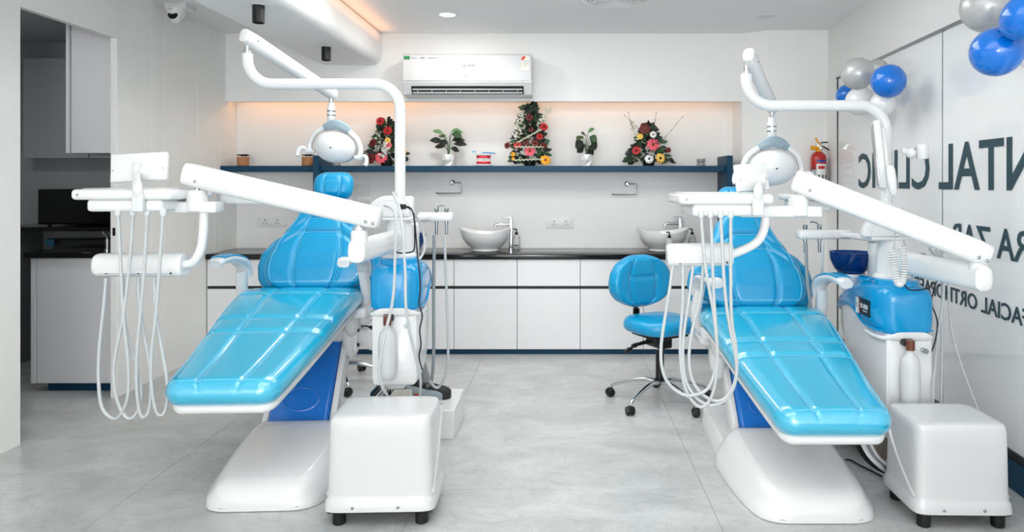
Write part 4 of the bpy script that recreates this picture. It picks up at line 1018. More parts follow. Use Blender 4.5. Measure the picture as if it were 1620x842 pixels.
# ------------------------------------------------------------------ low white step, shoes and gear behind the left box
zst = .152; ys_ = K * 2.93
tag(obj('step_block', rbox(new(), -1.02, U(718, 690, 2.93).x, ys_, ys_ + .40, 0, zst, .003, 1), WHITE), 'low white step block behind the left equipment box', 'step')
def shoe(x, y, z, a, up, sole, label):
    t = thing('shoe', label, 'shoe', (x, y, z), 'shoes on the white step')
    M = Matrix.Translation((x, y, z)) @ Matrix.Rotation(a, 4, 'Z')
    S = [(-.135, .018, .05), (-.125, .030, .075), (-.09, .036, .085), (-.04, .036, .080), (.0, .040, .070), (.05, .047, .055), (.10, .045, .045), (.125, .034, .036), (.138, .018, .026)]
    secs = []
    for sx, w_, h_ in S:
        secs.append([Vector((sx, w_ * math.cos(PI * k / 12) * (1 if k < 7 else 1), .020 + h_ * max(0, math.sin(PI * k / 12)) ** .7)) for k in range(13)])
    bm = new(); loft(bm, secs); obj('upper', bm, up, t, M=M, sharp=1.2)
    bm = new(); loft(bm, [ring(Vector((sx, 0, .0115)), Vector((0, 1, 0)), Vector((0, 0, 1)), w_ * 1.08, .011, 5, 20) for sx, w_, h_ in S]); obj('sole', bm, sole, t, M=M)
    bm = new(); lathe(bm, [(.030, .082), (.028, .098), (.022, .096), (.020, .08)], (-.085, 0, 0), 18, sx=1.4); obj('collar', bm, mat('shoe_collar', '#17181a', .7), t, M=M)
    for q in range(3): obj('lace', tube(new(), [Vector((-.02 + q * .024, -.026, .080 - q * .006)), Vector((-.012 + q * .024, 0, .094 - q * .008)), Vector((-.02 + q * .024, .026, .080 - q * .006))], .003, 6, 3), mat('shoe_lace', '#7c8589', .7), t, M=M)
    return t, M
s1, M1 = shoe(U(665, 630, 3.1).x, K * 3.02, zst, math.radians(8), mat('shoe_grey', '#8c9aa0', .6, bump=.3, bscale=400), mat('shoe_sole_white', '#d9dadb', .5), 'light blue-grey trainer with pale sole on the white step')
obj('red_tab', rbox(new(), -.01, .012, -.046, -.040, .055, .066, .001, 1), mat('shoe_red', '#c92b22', .5), s1, M=M1)
shoe(U(668, 630, 3.1).x + .02, K * 3.02 + .12, zst, math.radians(-6), mat('shoe_black', '#202224', .6), mat('shoe_sole_black', '#1a1a1b', .5), 'black shoe behind the blue-grey trainer on the step')
# ribbed connector block under the left unit
g = U(624, 622, 2.86)
t = thing('connector_block', 'white ribbed connector block with coloured dots on the step', 'connector block', (g.x, g.y, zst))
obj('base', rbox(new(), g.x - .055, g.x + .055, g.y - .06, g.y + .10, zst, zst + .02, .004), GREYW, t)
for q in range(10):
    y = g.y - .05 + q * .015
    obj('connector', rbox(new(), g.x - .05 + q * .003, g.x + .045 + q * .003, y, y + .010, zst + .02, zst + .075 + q * .004, .003), mat('connector_ivory', '#e4e1d8', .4), t)
    for dx, cm in ((-.012, mat('dot_blue', '#3f6f9e', .5)), (.006, mat('dot_orange', '#e0813c', .5)), (.022, mat('dot_red', '#c8442d', .5))):
        if (q + int(dx * 1000)) % 2 == 0: obj('colour_dot', ball(new(), (g.x + dx + q * .003, y, zst + .06 + q * .004), .006, 1, .4, 1, 8, 5), cm, t)
g2 = U(598, 622, 2.9)
t = thing('plate_rack', 'small rack of dark and pale upright plates under the left unit', 'rack', (g2.x, g2.y, zst))
for q, cm in enumerate((TEAL, BLACK, GREYW, mat('light_grey_board', '#c6c9ca', .5), BLACK)):
    obj('plate', rbox(new(), g2.x - .02 + q * .014, g2.x - .010 + q * .014, g2.y - .08, g2.y + .10, zst, zst + .13 - q * .008, .002, 1), cm, t)

# hoses on the floor behind the right chair
pts = catmull([U(1318, 672, 3.0), U(1335, 680, 2.97), U(1360, 700, 2.85), U(1385, 716, 2.75), U(1400, 722, 2.7)], 12)
pts = [Vector((p.x, p.y, .058)) for p in pts]
tag(obj('corrugated_hose', sweep(new(), pts, [.050 + .005 * (i % 2) for i in range(len(pts))], cnt=16), mat('beige_corrugated_hose', '#8f867a', .5)), 'thick beige corrugated hose on the floor behind the right chair base', 'hose')
for q, (dx, rr, cm, lab) in enumerate(((0, .012, BLACK, 'black curved hose'), (7, .013, WHITE, 'thick white curved hose'), (14, .010, mat('mid_grey_plastic', '#8b8e90', .4), 'grey curved hose'), (20, .008, WHITE, 'thin white curved hose'))):
    P_ = [U(1352 + dx, 685, 2.5), U(1356 + dx, 700, 2.5), U(1368 + dx, 722, 2.5), U(1385 + dx, 738, 2.5), U(1405 + dx * .6, 748, 2.52)]
    for p in P_: p.z = max(p.z, rr)
    tag(obj('floor_hose', tube(new(), P_, rr, 10, 6), cm), lab + ' running to the right equipment box', 'hose', 'hoses to the right equipment box')
P_ = [U(1332, 715, 2.7), U(1345, 718, 2.7), U(1360, 724, 2.65), U(1378, 716, 2.6), U(1395, 708, 2.55)]
for p in P_: p.z = .006
tag(obj('floor_cable', tube(new(), P_, .004, 6, 5), CABLE), 'thin black cable on the floor beside the right chair base', 'cable')
tag(obj('floor_box', rbox(new(), U(1300, 690, 2.95).x, U(1330, 690, 2.95).x, K * 2.95, K * 2.95 + .3, 0, .13, .004), WHITE), 'small white box on the floor behind the right chair base', 'box')

# ------------------------------------------------------------------ stools
def stool(x, y, start, face, label, hz=0.0):
    t = thing('dental_stool', label, 'stool', (x, y, 0), 'blue castor stools')
    for k in range(5):
        a = math.radians(start + 72 * k); dx, dy = math.cos(a), math.sin(a)
        P_ = [Vector((x + dx * r_, y + dy * r_, z_)) for r_, z_ in ((.02, .125), (.09, .135), (.18, .118), (.26, .092), (.305, .075), (.318, .060))]
        lg = obj('star_leg', sweep(new(), catmull(P_, 3), [.020 - .011 * i / 15 for i in range(16)], [.015 - .007 * i / 15 for i in range(16)], 2.4, 12, up=(0, 0, 1)), CHROME, t)
        wx, wy = x + dx * .322, y + dy * .322
        wa = a + .9
        ax = Vector((-math.sin(wa), math.cos(wa), 0))
        Mw = frame_m((wx, wy, .026), ax, Vector((math.cos(wa), math.sin(wa), 0)), (0, 0, 1))
        c_ = obj('castor', lathe(lathe(new(), [(.008, -.026), (.022, -.025), (.025, -.020), (.025, -.006)], (0, 0, 0), 18, 'X'), [(.025, .006), (.025, .020), (.022, .025), (.008, .026)], (0, 0, 0), 18, 'X'), BLACK, t, M=Mw)
        obj('castor_hood', lathe(new(), [(.012, -.008), (.026, -.006), (.026, .006), (.012, .008)], (0, 0, .006), 18, 'X'), BLACK, c_, M=Mw)
        obj('castor_stem', lathe(new(), [(.007, .030), (.007, .066)], (wx, wy, 0), 10), CHROME, c_)
    obj('gas_lift', lathe(new(), [(.036, .115), (.036, .145), (.026, .150), (.026, .32)], (x, y, 0), 20), BLACK, t)
    obj('piston', lathe(new(), [(.014, .32), (.014, .39 + hz)], (x, y, 0), 14), STEEL, t)
    Mf = Matrix.Translation((x, y, hz)) @ Matrix.Rotation(face, 4, 'Z')          # local -y: the sitter's front
    mech = obj('seat_mechanism', rbox(rbox(new(), -.045, .045, -.07, .09, .36, .44, .012), -.13, .13, -.12, .12, .432, .455, .008), BLACK, t, M=Mf)
    for q, (z, y2) in enumerate(((.415, -.02), (.385, .05))):
        lv = obj('lever', tube(new(), [(-.04, y2, z), (-.15, y2 - .01, z - .008 * q), (-.205, y2 - .015, z - .012 - .012 * q)], .006, 8, 3), BLACK, mech, M=Mf)
        obj('lever_knob', sweep(new(), [(-.19, y2 - .014, z - .008 - .01 * q), (-.215, y2 - .016, z - .014 - .012 * q), (-.235, y2 - .016, z - .016 - .02 * q)], [.010, .014, .011], cnt=12), BLACK, mech, M=Mf)
    def sfr(s): return Vector((0, -.20 + .40 * s, .500)), Vector((1, 0, 0)), Vector((0, 0, 1))
    bm = new(); cushion(bm, sfr, lambda s: .215 - .05 * (2 * s - 1) ** 2 - .01 * (1 - s), .042, .40, .11, nv=40, nu=20, disp=lambda u, s: .012 * (1 - u * u) * math.sin(PI * s)); obj('seat', bm, BLUE, t, M=Mf, sharp=1.2)
    obj('back_bracket', tube(new(), [(0, .08, .42), (0, .20, .43), (0, .245, .47), (0, .25, .60)], .014, 12, 4), BLACK, t, M=Mf)
    obj('bracket_sleeve', sweep(new(), [Vector((0, .247, .50 + .004 * q)) for q in range(16)], [.020 + .004 * (q % 2) for q in range(16)], cnt=14), BLACK, t, M=Mf)
    bw = [.125, .19, .224, .230, .216, .185, .135]
    def bfr(s): return Vector((0, .215 + .03 * (s - .3) ** 2, .575 + .335 * s)), Vector((1, 0, 0)), Vector((0, -1, .06)).normalized()
    def bwd(s):
        q = s * 6; i = min(int(q), 5); f = q - i; return bw[i] + (bw[i + 1] - bw[i]) * f
    gg = lambda u, s: .030 * (u * u) - .012 * math.exp(-((abs(u) - .45) / .05) ** 2) + .014 * (1 - u * u) - (.008 * math.exp(-((s - .58) / .03) ** 2) if abs(u) < .45 else 0)
    bm = new(); tp = cushion(bm, bfr, bwd, .040, .335, .10, nv=44, nu=30, disp=gg); bk = obj('backrest', bm, BLUE, t, M=Mf, sharp=1.2)
    for sg in (-1, 1): obj('seam', tube(new(), [tp(sg * .45, .07 + .88 * q / 20, .0006) for q in range(21)], .0016, 5), BLUEST, bk, M=Mf)
    obj('seam', tube(new(), [tp(-.42 + .84 * q / 10, .58, .0006) for q in range(11)], .0014, 5), BLUEST, bk, M=Mf)
stool(.60, K * 3.43, 158, math.radians(30), 'blue castor stool beside the right dental chair', hz=-.02)
stool(-1.50, K * 3.515 + .30, -64, math.radians(175), 'castor stool mostly hidden behind the left dental chair', hz=-.03)

# ------------------------------------------------------------------ fire extinguisher on the column
c = U(1296, 280, 4.44); ex, ey = c.x, YCOL - .085
z1 = HC - (243 - CY) * 4.45 / 880
t = thing('fire_extinguisher', 'red fire extinguisher on the wall column', 'fire extinguisher', (ex, ey, z1 - .36))
obj('cylinder', lathe(new(), [(.055, -.37), (.061, -.36), (.061, -.035), (.055, -.012), (.035, .008), (.024, .014), (.022, .022)], (ex, ey, z1), 28), mat('extinguisher_red', '#b3201a', .25, coat=.4), t)
def wrap(name, a0, a1, zz0, zz1, m, r_=.0616):
    bm = new(); n = 14
    A = [[Vector((ex + rr * math.sin(a0 + (a1 - a0) * k / n), ey - rr * math.cos(a0 + (a1 - a0) * k / n), z)) for k in range(n + 1)] for rr, z in ((r_, zz0), (r_, zz1))]
    loft(bm, A, cap=False, closed=False); return obj(name, bm, m, t)
wrap('label_band', -2.2, 2.2, z1 - .36, z1 - .105, mat('label_navy', '#1c2a44', .4), .0613)
wrap('label_grey', -1.3, -.62, z1 - .35, z1 - .13, mat('label_grey', '#a9b1b6', .4))
wrap('label_white', -.60, .80, z1 - .34, z1 - .085, mat('label_white', '#e9e9e7', .4))
wrap('brand_strip', -.52, .66, z1 - .070, z1 - .052, mat('label_blue', '#23408f', .4))
wrap('instruction_mark', -.40, .55, z1 - .125, z1 - .100, mat('label_red', '#c2302a', .4), .0620)
for q in range(6):
    a_ = -.42 + .5 * (q % 3); zz = z1 - .20 - .05 * (q // 3)
    wrap('instruction_mark', a_, a_ + .26, zz, zz + .03, mat('label_mark', ('#55575a', '#c98a3a', '#8c3a34')[q % 3], .4), .0620)
YEL = mat('extinguisher_yellow', '#eda71f', .35)
vv = obj('valve', lathe(new(), [(.024, .014), (.022, .03), (.016, .034), (.016, .05)], (ex, ey, z1), 16), YEL, t)
obj('valve_body', rbox(new(), ex - .018, ex + .018, ey - .018, ey + .018, z1 + .045, z1 + .085, .006), CHROME, t)
obj('handle', sweep(new(), [(ex + .012, ey - .01, z1 + .062), (ex - .012, ey - .01, z1 + .10), (ex - .028, ey - .01, z1 + .125)], .010, .006, 3, 12), YEL, t)
obj('nozzle', lathe(new(), [(.020, -.062), (.014, -.02), (.012, 0)], (ex, ey - .01, z1 + .045), 14, 'X'), YEL, t)
obj('gauge', lathe(new(), [(.014, 0), (.014, -.012), (.002, -.013)], (ex + .012, ey - .016, z1 + .045), 16, 'Y'), CHROME, t)
obj('lever', tube(new(), [(ex, ey, z1 + .080), (ex + .03, ey, z1 + .088), (ex + .075, ey - .004, z1 + .09)], .005, 8, 4), BLACK, t)
obj('hose', tube(new(), [(ex + .01, ey, z1 + .065), (ex + .045, ey, z1 + .052), (ex + .085, ey, z1 + .028)], .006, 8, 4), BLACK, t)
obj('wall_hook', rbox(new(), ex - .015, ex + .015, ey + .06, YCOL - .0005, z1 - .06, z1, .004), STEEL, t)

# ------------------------------------------------------------------ balloons on the glass wall
BB = mat('blue_balloon', '#0270d2', .16, coat=.5); BS_ = mat('silver_balloon', '#b8b8b8', .30, metal=.2, coat=.3); BW = mat('white_balloon', '#eceded', .22, coat=.4)
def balloon(px, py, rpx, d, m, label, tilt=(0, 0)):
    c = U(px, py, d); r_ = rpx * d / 880
    t = thing('balloon', label, 'balloon', c, 'party balloons on the glass wall')
    dr = Vector((tilt[0], .5, tilt[1])).normalized()       # knot direction
    q_ = Vector((0, 0, -1)).rotation_difference(dr).to_matrix().to_4x4()
    prof = []
    for k in range(19):
        a = PI * k / 18; z = math.cos(a); f = 1 + .10 * max(0, -z) ** 2
        prof.append((r_ * math.sin(a) * (1 - .06 * max(0, -z)), r_ * z * f))
    prof[-1] = (r_ * .05, -r_ * 1.12)
    obj('skin', lathe(new(), prof, c, 32, M=q_), m, t, sharp=1.5)
    obj('knot', lathe(new(), [(r_ * .05, -r_ * 1.10), (r_ * .035, -r_ * 1.14), (r_ * .10, -r_ * 1.20), (r_ * .09, -r_ * 1.22)], c, 12, M=q_), m, t)
balloon(1357, 117, 25.5, 3.30, BS_, 'silver balloon in front, top of the far cluster', (.3, -.4))
balloon(1389, 110, 16, 3.50, BS_, 'small silver balloon behind the blue one in the far cluster', (.4, -.4))
balloon(1405.5, 128.5, 27, 3.12, BB, 'blue balloon at the right of the far cluster', (-.2, .2))
balloon(1341, 151, 18, 3.75, BB, 'blue balloon half hidden at the left of the far cluster', (.3, .3))
balloon(1361, 160, 23, 3.50, BW, 'white balloon at the bottom of the far cluster', (.2, .5))
balloon(1397, 164, 20, 3.25, BW, 'pale white balloon behind the lamp pole in the far cluster', (0, .5))
balloon(1561, 12, 39, 2.28, BS_, 'big silver balloon, top of the near cluster', (.3, -.4))
balloon(1577, 81.5, 39.5, 2.13, BB, 'blue balloon hanging lowest in the near cluster', (.3, .5))
balloon(1625, 27, 38, 1.98, BB, 'blue balloon cut by the right picture edge', (-.3, -.2))
balloon(1636, 84, 26, 2.24, BW, 'white balloon at the right picture edge', (-.1, .5))

# ------------------------------------------------------------------ things on the shelf
ZSH = 1.493
def shelf_c(px, d=4.66): c = U(px, 262, d); c.z = ZSH; return c

def leaf(bm, p, d, L, W, up=(0, 0, 1), fold=.25, droop=.15):
    d = Vector(d).normalized(); up = Vector(up); s = d.cross(up)
    s = s.normalized() if s.length > 1e-3 else Vector((1, 0, 0)); n = s.cross(d)
    rows = []
    for k, (f, w_) in enumerate(((0, .04), (.25, .75), (.55, 1.0), (.8, .6), (1, .03))):
        c = p + d * (L * f) - Vector((0, 0, droop * L * f * f)); ww = W * w_
        rows.append([bm.verts.new(c - s * ww + n * fold * ww), bm.verts.new(c), bm.verts.new(c + s * ww + n * fold * ww)])
    for a, b in zip(rows, rows[1:]):
        bm.faces.new((a[0], a[1], b[1], b[0])); bm.faces.new((a[1], a[2], b[2], b[1]))

def gerbera(t, c, r_, m, mc, face=(0, -1, .2), name='flower', n=14):
    f = Vector(face).normalized(); a = f.cross(Vector((0, 0, 1))).normalized(); b = a.cross(f)
    bm = new()
    for row, (k0, rr, lift) in enumerate(((0, 1.0, 0), (.5, .8, .25))):
        for k in range(n):
            an = 2 * PI * (k + k0) / n + random.uniform(-.08, .08); dr = a * math.cos(an) + b * math.sin(an); sd = f.cross(dr)
            L = r_ * rr * random.uniform(.88, 1.05); w_ = r_ * .16
            p = [c + dr * L * q + f * (r_ * (.12 * lift + .20 * q * (1 - q) + (.16 * lift if q > .5 else 0))) for q in (.15, .6, .92, 1.0)]
            v = [[bm.verts.new(p[i] - sd * w_ * k_), bm.verts.new(p[i] + sd * w_ * k_)] for i, k_ in enumerate((.45, 1, .75, .2))]
            for x, y in zip(v, v[1:]): bm.faces.new((x[0], x[1], y[1], y[0]))
    o = obj(name, bm, m, t)
    obj('flower_eye', ball(new(), c + f * (r_ * .12), r_ * .24, 1, 1, 1, 10, 8), mc, o)
    return o

LEAF = mat('dark_green_leaf', '#202c24', .5, var=.35, vscale=30); LEAF2 = mat('mid_green_leaf', '#3d5a3c', .45, var=.3, vscale=30); LEAFL = mat('fresh_green_leaf', '#5f8a5a', .45, var=.25, vscale=30)
CREAM = mat('cream_filler', '#d8d6c4', .6); RED = mat('red_petal', '#b3171a', .5); DRED = mat('dark_red_petal', '#651413', .5); PINK = mat('coral_petal', '#e4596a', .5)
YELP = mat('yellow_petal', '#f0c55c', .5); ORG = mat('orange_petal', '#f2a51c', .5); WHP = mat('white_petal', '#f2f1ee', .5); EYE = mat('dark_flower_eye', '#2a1512', .6); EYE2 = mat('brown_flower_eye', '#8f4a2a', .6)

def bouquet(px, label, shape, n, flowers, extra):
    c = shelf_c(px, 4.65)
    t = thing('flower_arrangement', label, 'flowers', c)
    obj('pot', lathe(new(), [(.045, 0), (.055, .045), (.050, .05)], c, 20), BLACK, t)
    pm = 4.65 / 880                       # metres per picture pixel at the shelf
    bm = new(); bm2 = new()
    for k in range(n):
        z = random.random(); w_ = shape(z) * pm
        a = random.uniform(0, 2 * PI); q = random.random() ** .5
        p = c + Vector((w_ * q * math.cos(a), .075 * q * math.sin(a) * (1 - .4 * z), .03 + z * extra['h'] * pm))
        dr = Vector((math.cos(a) * (.4 + q), math.sin(a) * .7, random.uniform(-.3, .9) + z * .5))
        leaf(bm if k % 3 else bm2, p, dr, random.uniform(.040, .070), random.uniform(.012, .020), up=(random.uniform(-.5, .5), -1, random.uniform(-.3, .8)), fold=random.uniform(0, .4))
    o1 = obj('foliage', bm, LEAF, t, kind='stuff'); o2 = obj('foliage', bm2, LEAF2, t, kind='stuff')
    for (fx, fy, r_, m, mc) in flowers:
        z = (265 - fy) * pm; x = (fx - px) * pm
        gerbera(t, Vector((c.x + x, c.y - .085 + .03 * z, ZSH + z)), r_ * pm, m, mc, (x * 2, -1, .15 + .3 * random.random()))
    return t, c, pm

def frond(t, p, d, L, n, m, W=.004):
    bm = new(); d = Vector(d).normalized(); s = d.cross(Vector((0, 1, 0))).normalized()
    tube(bm, [p, p + d * L], .0018, 5)
    for k in range(n):
        q = p + d * (L * (.15 + .85 * k / n)); l_ = L * .42 * (1 - .6 * k / n)
        for sg in (-1, 1): leaf(bm, q, d * .8 + s * sg + Vector((0, -.15, 0)), l_, W, up=(0, -1, 0), fold=.1, droop=.05)
    return obj('fern_frond', bm, m, t)
def spray(t, p, pts, m, beads=True, br=.006):
    o = obj('twig', tube(new(), [p] + pts, .0012, 5, 3), mat('twig_brown', '#4a3a30', .6), t)
    if beads:
        for b in pts: obj('berry', ball(new(), b, br, seg=8, rings=6), mat('berry_dark', '#4d1b18', .4), o)
def filler(t, base, tip, m, n=40, wd=.022):
    bm = new()
    for k in range(n):
        q = random.random(); p = Vector(base).lerp(Vector(tip), q) + Vector((random.uniform(-wd, wd), random.uniform(-wd, wd) * .5, random.uniform(-wd, wd) * .6))
        leaf(bm, p, (random.uniform(-1, 1), random.uniform(-.6, .3), random.uniform(.2, 1.2)), random.uniform(.018, .034), random.uniform(.005, .008), up=(random.uniform(-.5, .5), -1, .3))
    return obj('filler_sprig', bm, m, t, kind='stuff')

# left arrangement
t, c, pm = bouquet(612, 'low flower arrangement partly behind the left lamp pole', lambda z: 29 * (1 - z) ** .9 + 3, 230,
    [(605, 195, 7, RED, EYE), (617, 210, 7.5, RED, EYE), (607, 252, 11, PINK, EYE2), (591, 253, 9, DRED, EYE), (594, 229, 7, DRED, EYE), (617, 225, 5, YELP, EYE2), (618, 233, 6, PINK, EYE2), (641, 242, 6.5, YELP, EYE2)], dict(h=66))
for a in (-.25, .0, .25): frond(t, c + Vector((-.08, -.06, .05)), (-1, -.2, .42 + a), .13, 7, LEAF)
filler(t, c + Vector((-.07, -.04, .12)), c + Vector((-.05, -.05, .27)), CREAM, 46)
filler(t, c + Vector((-.02, -.09, .06)), c + Vector((.03, -.09, .18)), WHP, 40, .03)
spray(t, c + Vector((-.03, -.04, .18)), [c + Vector((-.05, -.05, .30)), c + Vector((-.07, -.05, .37))], LEAF, True, .003)
# tall middle arrangement
t, c, pm = bouquet(838, 'tall cone-shaped flower arrangement in the middle of the shelf', lambda z: 25 * (1 - z) ** .65 + 4, 300,
    [(838, 189, 6.5, DRED, EYE), (841, 208, 4.5, DRED, EYE), (861, 204, 7, RED, EYE), (854, 219, 6, RED, EYE), (847, 229, 6.5, DRED, EYE), (833, 229, 5.5, DRED, EYE), (820, 232, 7, RED, EYE2), (860, 233, 5.5, DRED, EYE),
     (839, 242, 9, PINK, EYE2), (863, 256, 9, ORG, EYE2), (804, 233, 6, DRED, EYE), (813, 247, 4, ORG, EYE2), (813, 254, 3, ORG, EYE2)], dict(h=90))
for a in (-.2, 0, .2): frond(t, c + Vector((.01, -.03, .36)), (a + .05, -.1, 1), .14, 9, LEAF)
filler(t, c + Vector((-.10, -.06, .22)), c + Vector((-.06, -.05, .44)), CREAM, 90, .022)
filler(t, c + Vector((.08, -.05, .33)), c + Vector((.16, -.05, .47)), CREAM, 50, .02)
for q, (z0, z1_, w0) in enumerate(((.045, .055, .13), (.155, .155, .12), (.19, .30, .10))):
    pts = [c + Vector((-w0 + 2 * w0 * k / 30, -.105 + .02 * abs(k - 15) / 15, z0 + (z1_ - z0) * k / 30 + .006 * math.sin(k * 1.7))) for k in range(31)]
    obj('ribbon', tube(new(), pts, .005, 7), mat('pale_green_ribbon', '#cfd3b5', .5), t)
# right arrangement
t, c, pm = bouquet(1026, 'low flower arrangement with beaded twigs, right part of the shelf', lambda z: 33 * (1 - z) ** 1.0 + 3, 230,
    [(1018.5, 207, 9.5, DRED, EYE2), (1031.5, 216, 6, WHP, EYE2), (1011, 219, 5.5, YELP, YELP), (1031, 232, 10.5, PINK, EYE2), (1005, 241, 7.5, RED, EYE), (1025, 254, 7.5, WHP, EYE), (1042.5, 253, 8.5, YELP, EYE), (1055, 240, 5, DRED, EYE2)], dict(h=58))
for a in (.1, .35): frond(t, c + Vector((-.10, -.06, .05)), (-1, -.2, a + .5), .12, 7, LEAF)
for q in range(5): leaf_bm = new(); leaf(leaf_bm, c + Vector((-.10 + q * .05, -.105, .035)), (-.6 + q * .3, -.6, .05), .06, .016, droop=.2); obj('leaf', leaf_bm, LEAF2, t)
for q in range(3): leaf_bm = new(); leaf(leaf_bm, c + Vector((.13, -.05, .05 + .035 * q)), (1, -.2, .35), .065, .017); obj('leaf', leaf_bm, LEAFL, t)
filler(t, c + Vector((-.09, -.05, .22)), c + Vector((-.15, -.05, .35)), CREAM, 50, .016)
Pp = lambda x, y: Vector((c.x + (x - 1026) * pm, c.y - .06, ZSH + (265 - y) * pm))
spray(t, Pp(1012, 212), [Pp(1006, 203), Pp(996, 194), Pp(987, 185.5)], LEAF, True, .0045)
spray(t, Pp(1000, 206), [Pp(996, 194), Pp(993, 181)], LEAF, True, .0045)
spray(t, Pp(1032, 215), [Pp(1033, 205), Pp(1035, 193), Pp(1036.5, 181)], LEAF, True, .0048)
spray(t, Pp(1044, 227), [Pp(1051, 219.5), Pp(1060.5, 209), Pp(1068.5, 198.5), Pp(1078, 188)], LEAF, True, .0045)

# two potted plants in white faceted pots
def potted(px, label, leaves):
    c = shelf_c(px, 4.65); t = thing('potted_plant', label, 'potted plant', c, 'small plants in white faceted pots')
    secs = []
    for z, r_, tw_ in ((0, .046, 0), (.05, .055, PI / 6), (.098, .050, 0), (.098, .044, 0), (.085, .043, 0)):
        secs.append([c + Vector((r_ * math.cos(2 * PI * k / 6 + tw_ / 1), r_ * math.sin(2 * PI * k / 6 + tw_), z)) for k in range(6)])
    obj('pot', loft(new(), secs), WHITE, t, smooth=False)
    obj('soil', lathe(new(), [(.042, .084), (.002, .088)], c, 12), mat('soil', '#3b3029', .8), t)
    for (x, z, L, W, up, m) in leaves:
        tip = c + Vector((x * .45, random.uniform(-.03, .02), z)); ob = new(); tube(ob, [c + Vector((random.uniform(-.01, .01), 0, .085)), c + Vector((x * .15, 0, .085 + (z - .085) * .6)), tip], .0025, 5, 3); st_ = obj('stem', ob, LEAF2, t)
        ob = new(); leaf(ob, tip, (math.copysign(1, x) * (.5 + abs(x)), random.uniform(-.6, .2), up), L, W * 1.1, up=(random.uniform(-.3, .3), -.8, random.uniform(.2, 1)), fold=.12, droop=.25); obj('leaf', ob, m, t)
potted(709.5, 'dark-leaved plant with wide flat leaves in a white pot', [(-.10, .27, .10, .022, .35, LEAFL), (.05, .29, .10, .03, .1, LEAFL), (.06, .27, .11, .032, .0, LEAF2), (-.05, .24, .07, .025, .3, LEAF2), (-.10, .20, .13, .030, .25, LEAF), (.07, .215, .11, .032, .15, LEAF), (.10, .185, .13, .028, .1, LEAF), (-.06, .16, .09, .030, .15, LEAF), (.05, .15, .07, .03, -.1, LEAF), (-.02, .21, .07, .035, -.2, LEAF)])
potted(927.5, 'ivy-like plant with drooping leaves in a white pot', [(-.06, .25, .075, .032, -.2, LEAF2), (.03, .28, .08, .020, .5, LEAFL), (.07, .25, .075, .032, -.3, LEAF2), (.08, .22, .075, .035, -.5, LEAF), (-.07, .21, .085, .035, -.4, LEAF), (-.03, .18, .075, .038, -.2, LEAF), (.05, .17, .08, .038, -.15, LEAF), (-.01, .26, .06, .028, .3, LEAF2), (-.05, .16, .065, .034, -.3, LEAF), (.02, .14, .065, .036, -.3, LEAF)])

# tooth model and the brush lying on it
c = shelf_c(765, 4.63)
t = thing('tooth_model', 'jaw model with red gums and white teeth on the shelf', 'tooth model', c)
CLR = mat('clear_acrylic', '#e6eaeb', .1, trans=.3)
GUM = mat('red_gum', '#e2293f', .3, coat=.3); TOOTH = mat('tooth_white', '#f2efe8', .3)
for z0, z1_ in ((0, .016), (.086, .102)): obj('jaw_base', rbox(new(), c.x - .062, c.x + .062, c.y - .05, c.y + .045, ZSH + z0, ZSH + z1_, .006), CLR, t)
for z, s in ((.028, 1), (.074, -1)):
    pts = [c + Vector((.052 * math.cos(PI + PI * k / 12), -.045 * math.sin(PI * k / 12), z)) for k in range(13)]
    obj('gum', sweep(new(), pts, .009, .012, 2.4, 10, up=(0, 0, 1)), GUM, t)
    for k in range(12):
        a = PI + PI * (k + .5) / 12; p = c + Vector((.052 * math.cos(a), .047 * math.sin(a), z + s * .015)); ob = new(); rbox(ob, -.005, .005, -.0045, .0045, -.008, .008, .003, 2, M=Matrix.Translation(p) @ Matrix.Rotation(a + PI / 2, 4, 'Z')); obj('tooth', ob, TOOTH, t)
obj('hinge', rbox(new(), c.x - .02, c.x + .02, c.y + .03, c.y + .045, ZSH + .010, ZSH + .09, .004), CLR, t)
z = ZSH + .102
t = thing('toothbrush', 'big blue and white toothbrush lying on the jaw model', 'toothbrush', (c.x, c.y, z))
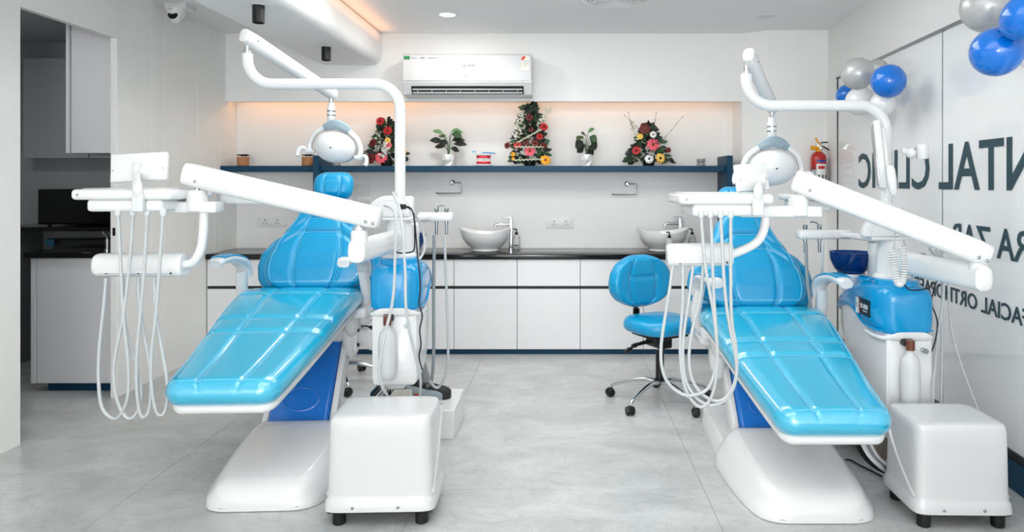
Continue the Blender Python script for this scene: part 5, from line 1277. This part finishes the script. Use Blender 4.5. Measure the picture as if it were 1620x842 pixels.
obj('handle', sweep(new(), catmull([(c.x - .01, c.y - .01, z + .008), (c.x + .03, c.y - .01, z + .009), (c.x + .07, c.y - .01, z + .006), (c.x + .10, c.y - .01, z + .002)], 4), [.007] * 13, [.005] * 13, 2.4, 10, up=(0, 0, 1)), mat('brush_blue', '#2f8fd0', .3), t)
obj('neck', tube(new(), [(c.x - .01, c.y - .01, z + .008), (c.x - .05, c.y - .01, z + .009), (c.x - .09, c.y - .01, z + .011)], .0035, 8, 3), mat('brush_white', '#e3e8ea', .3), t)
obj('bristles', rbox(new(), c.x - .093, c.x - .065, c.y - .016, c.y - .004, z + .013, z + .025, .002), mat('brush_bristle', '#7fc4e0', .6), t)

# small terracotta pots with dark succulents, and glass candle holders
TERRA = mat('terracotta', '#b98155', .6, var=.08)
for px, lab in ((384.5, 'small terracotta pot with dark succulent at the left shelf end'), (487, 'small terracotta pot with dark succulent beside the upright')):
    c = shelf_c(px, 4.64); t = thing('succulent_pot', lab, 'plant pot', c, 'small terracotta pots')
    obj('pot', lathe(new(), [(.042, 0), (.047, .004), (.049, .072), (.050, .076), (.044, .076), (.043, .06)], c, 24), TERRA, t)
    obj('soil', lathe(new(), [(.043, .062), (.002, .066)], c, 14), mat('soil', '#3b3029', .8), t)
    bm = new()
    for k in range(16):
        a = k * 2.4; leaf(bm, c + Vector((.01 * math.cos(a), .01 * math.sin(a), .080 + .0005 * k)), (math.cos(a), math.sin(a), .22 + .10 * (k % 3)), .052, .014, fold=.4, droop=.15)
    obj('succulent', bm, mat('succulent_dark', '#22231f', .5), t)
for px, lab in ((1109, 'small glass candle holder at the right shelf end'), (532, 'small glass candle holder under the left dental lamp')):
    c = shelf_c(px, 4.64); t = thing('candle_holder', lab, 'candle holder', c, 'glass candle holders')
    obj('glass', lathe(new(), [(.030, 0), (.036, .006), (.034, .022), (.028, .030), (.036, .040), (.035, .060), (.031, .060), (.030, .044), (.002, .040)], c, 20), mat('smoky_glass', '#c9c8c2', .08, trans=.6), t)
    obj('candle', lathe(new(), [(.028, .045), (.028, .054), (.002, .055)], c, 16), mat('candle_wax', '#cfcabc', .6), t)
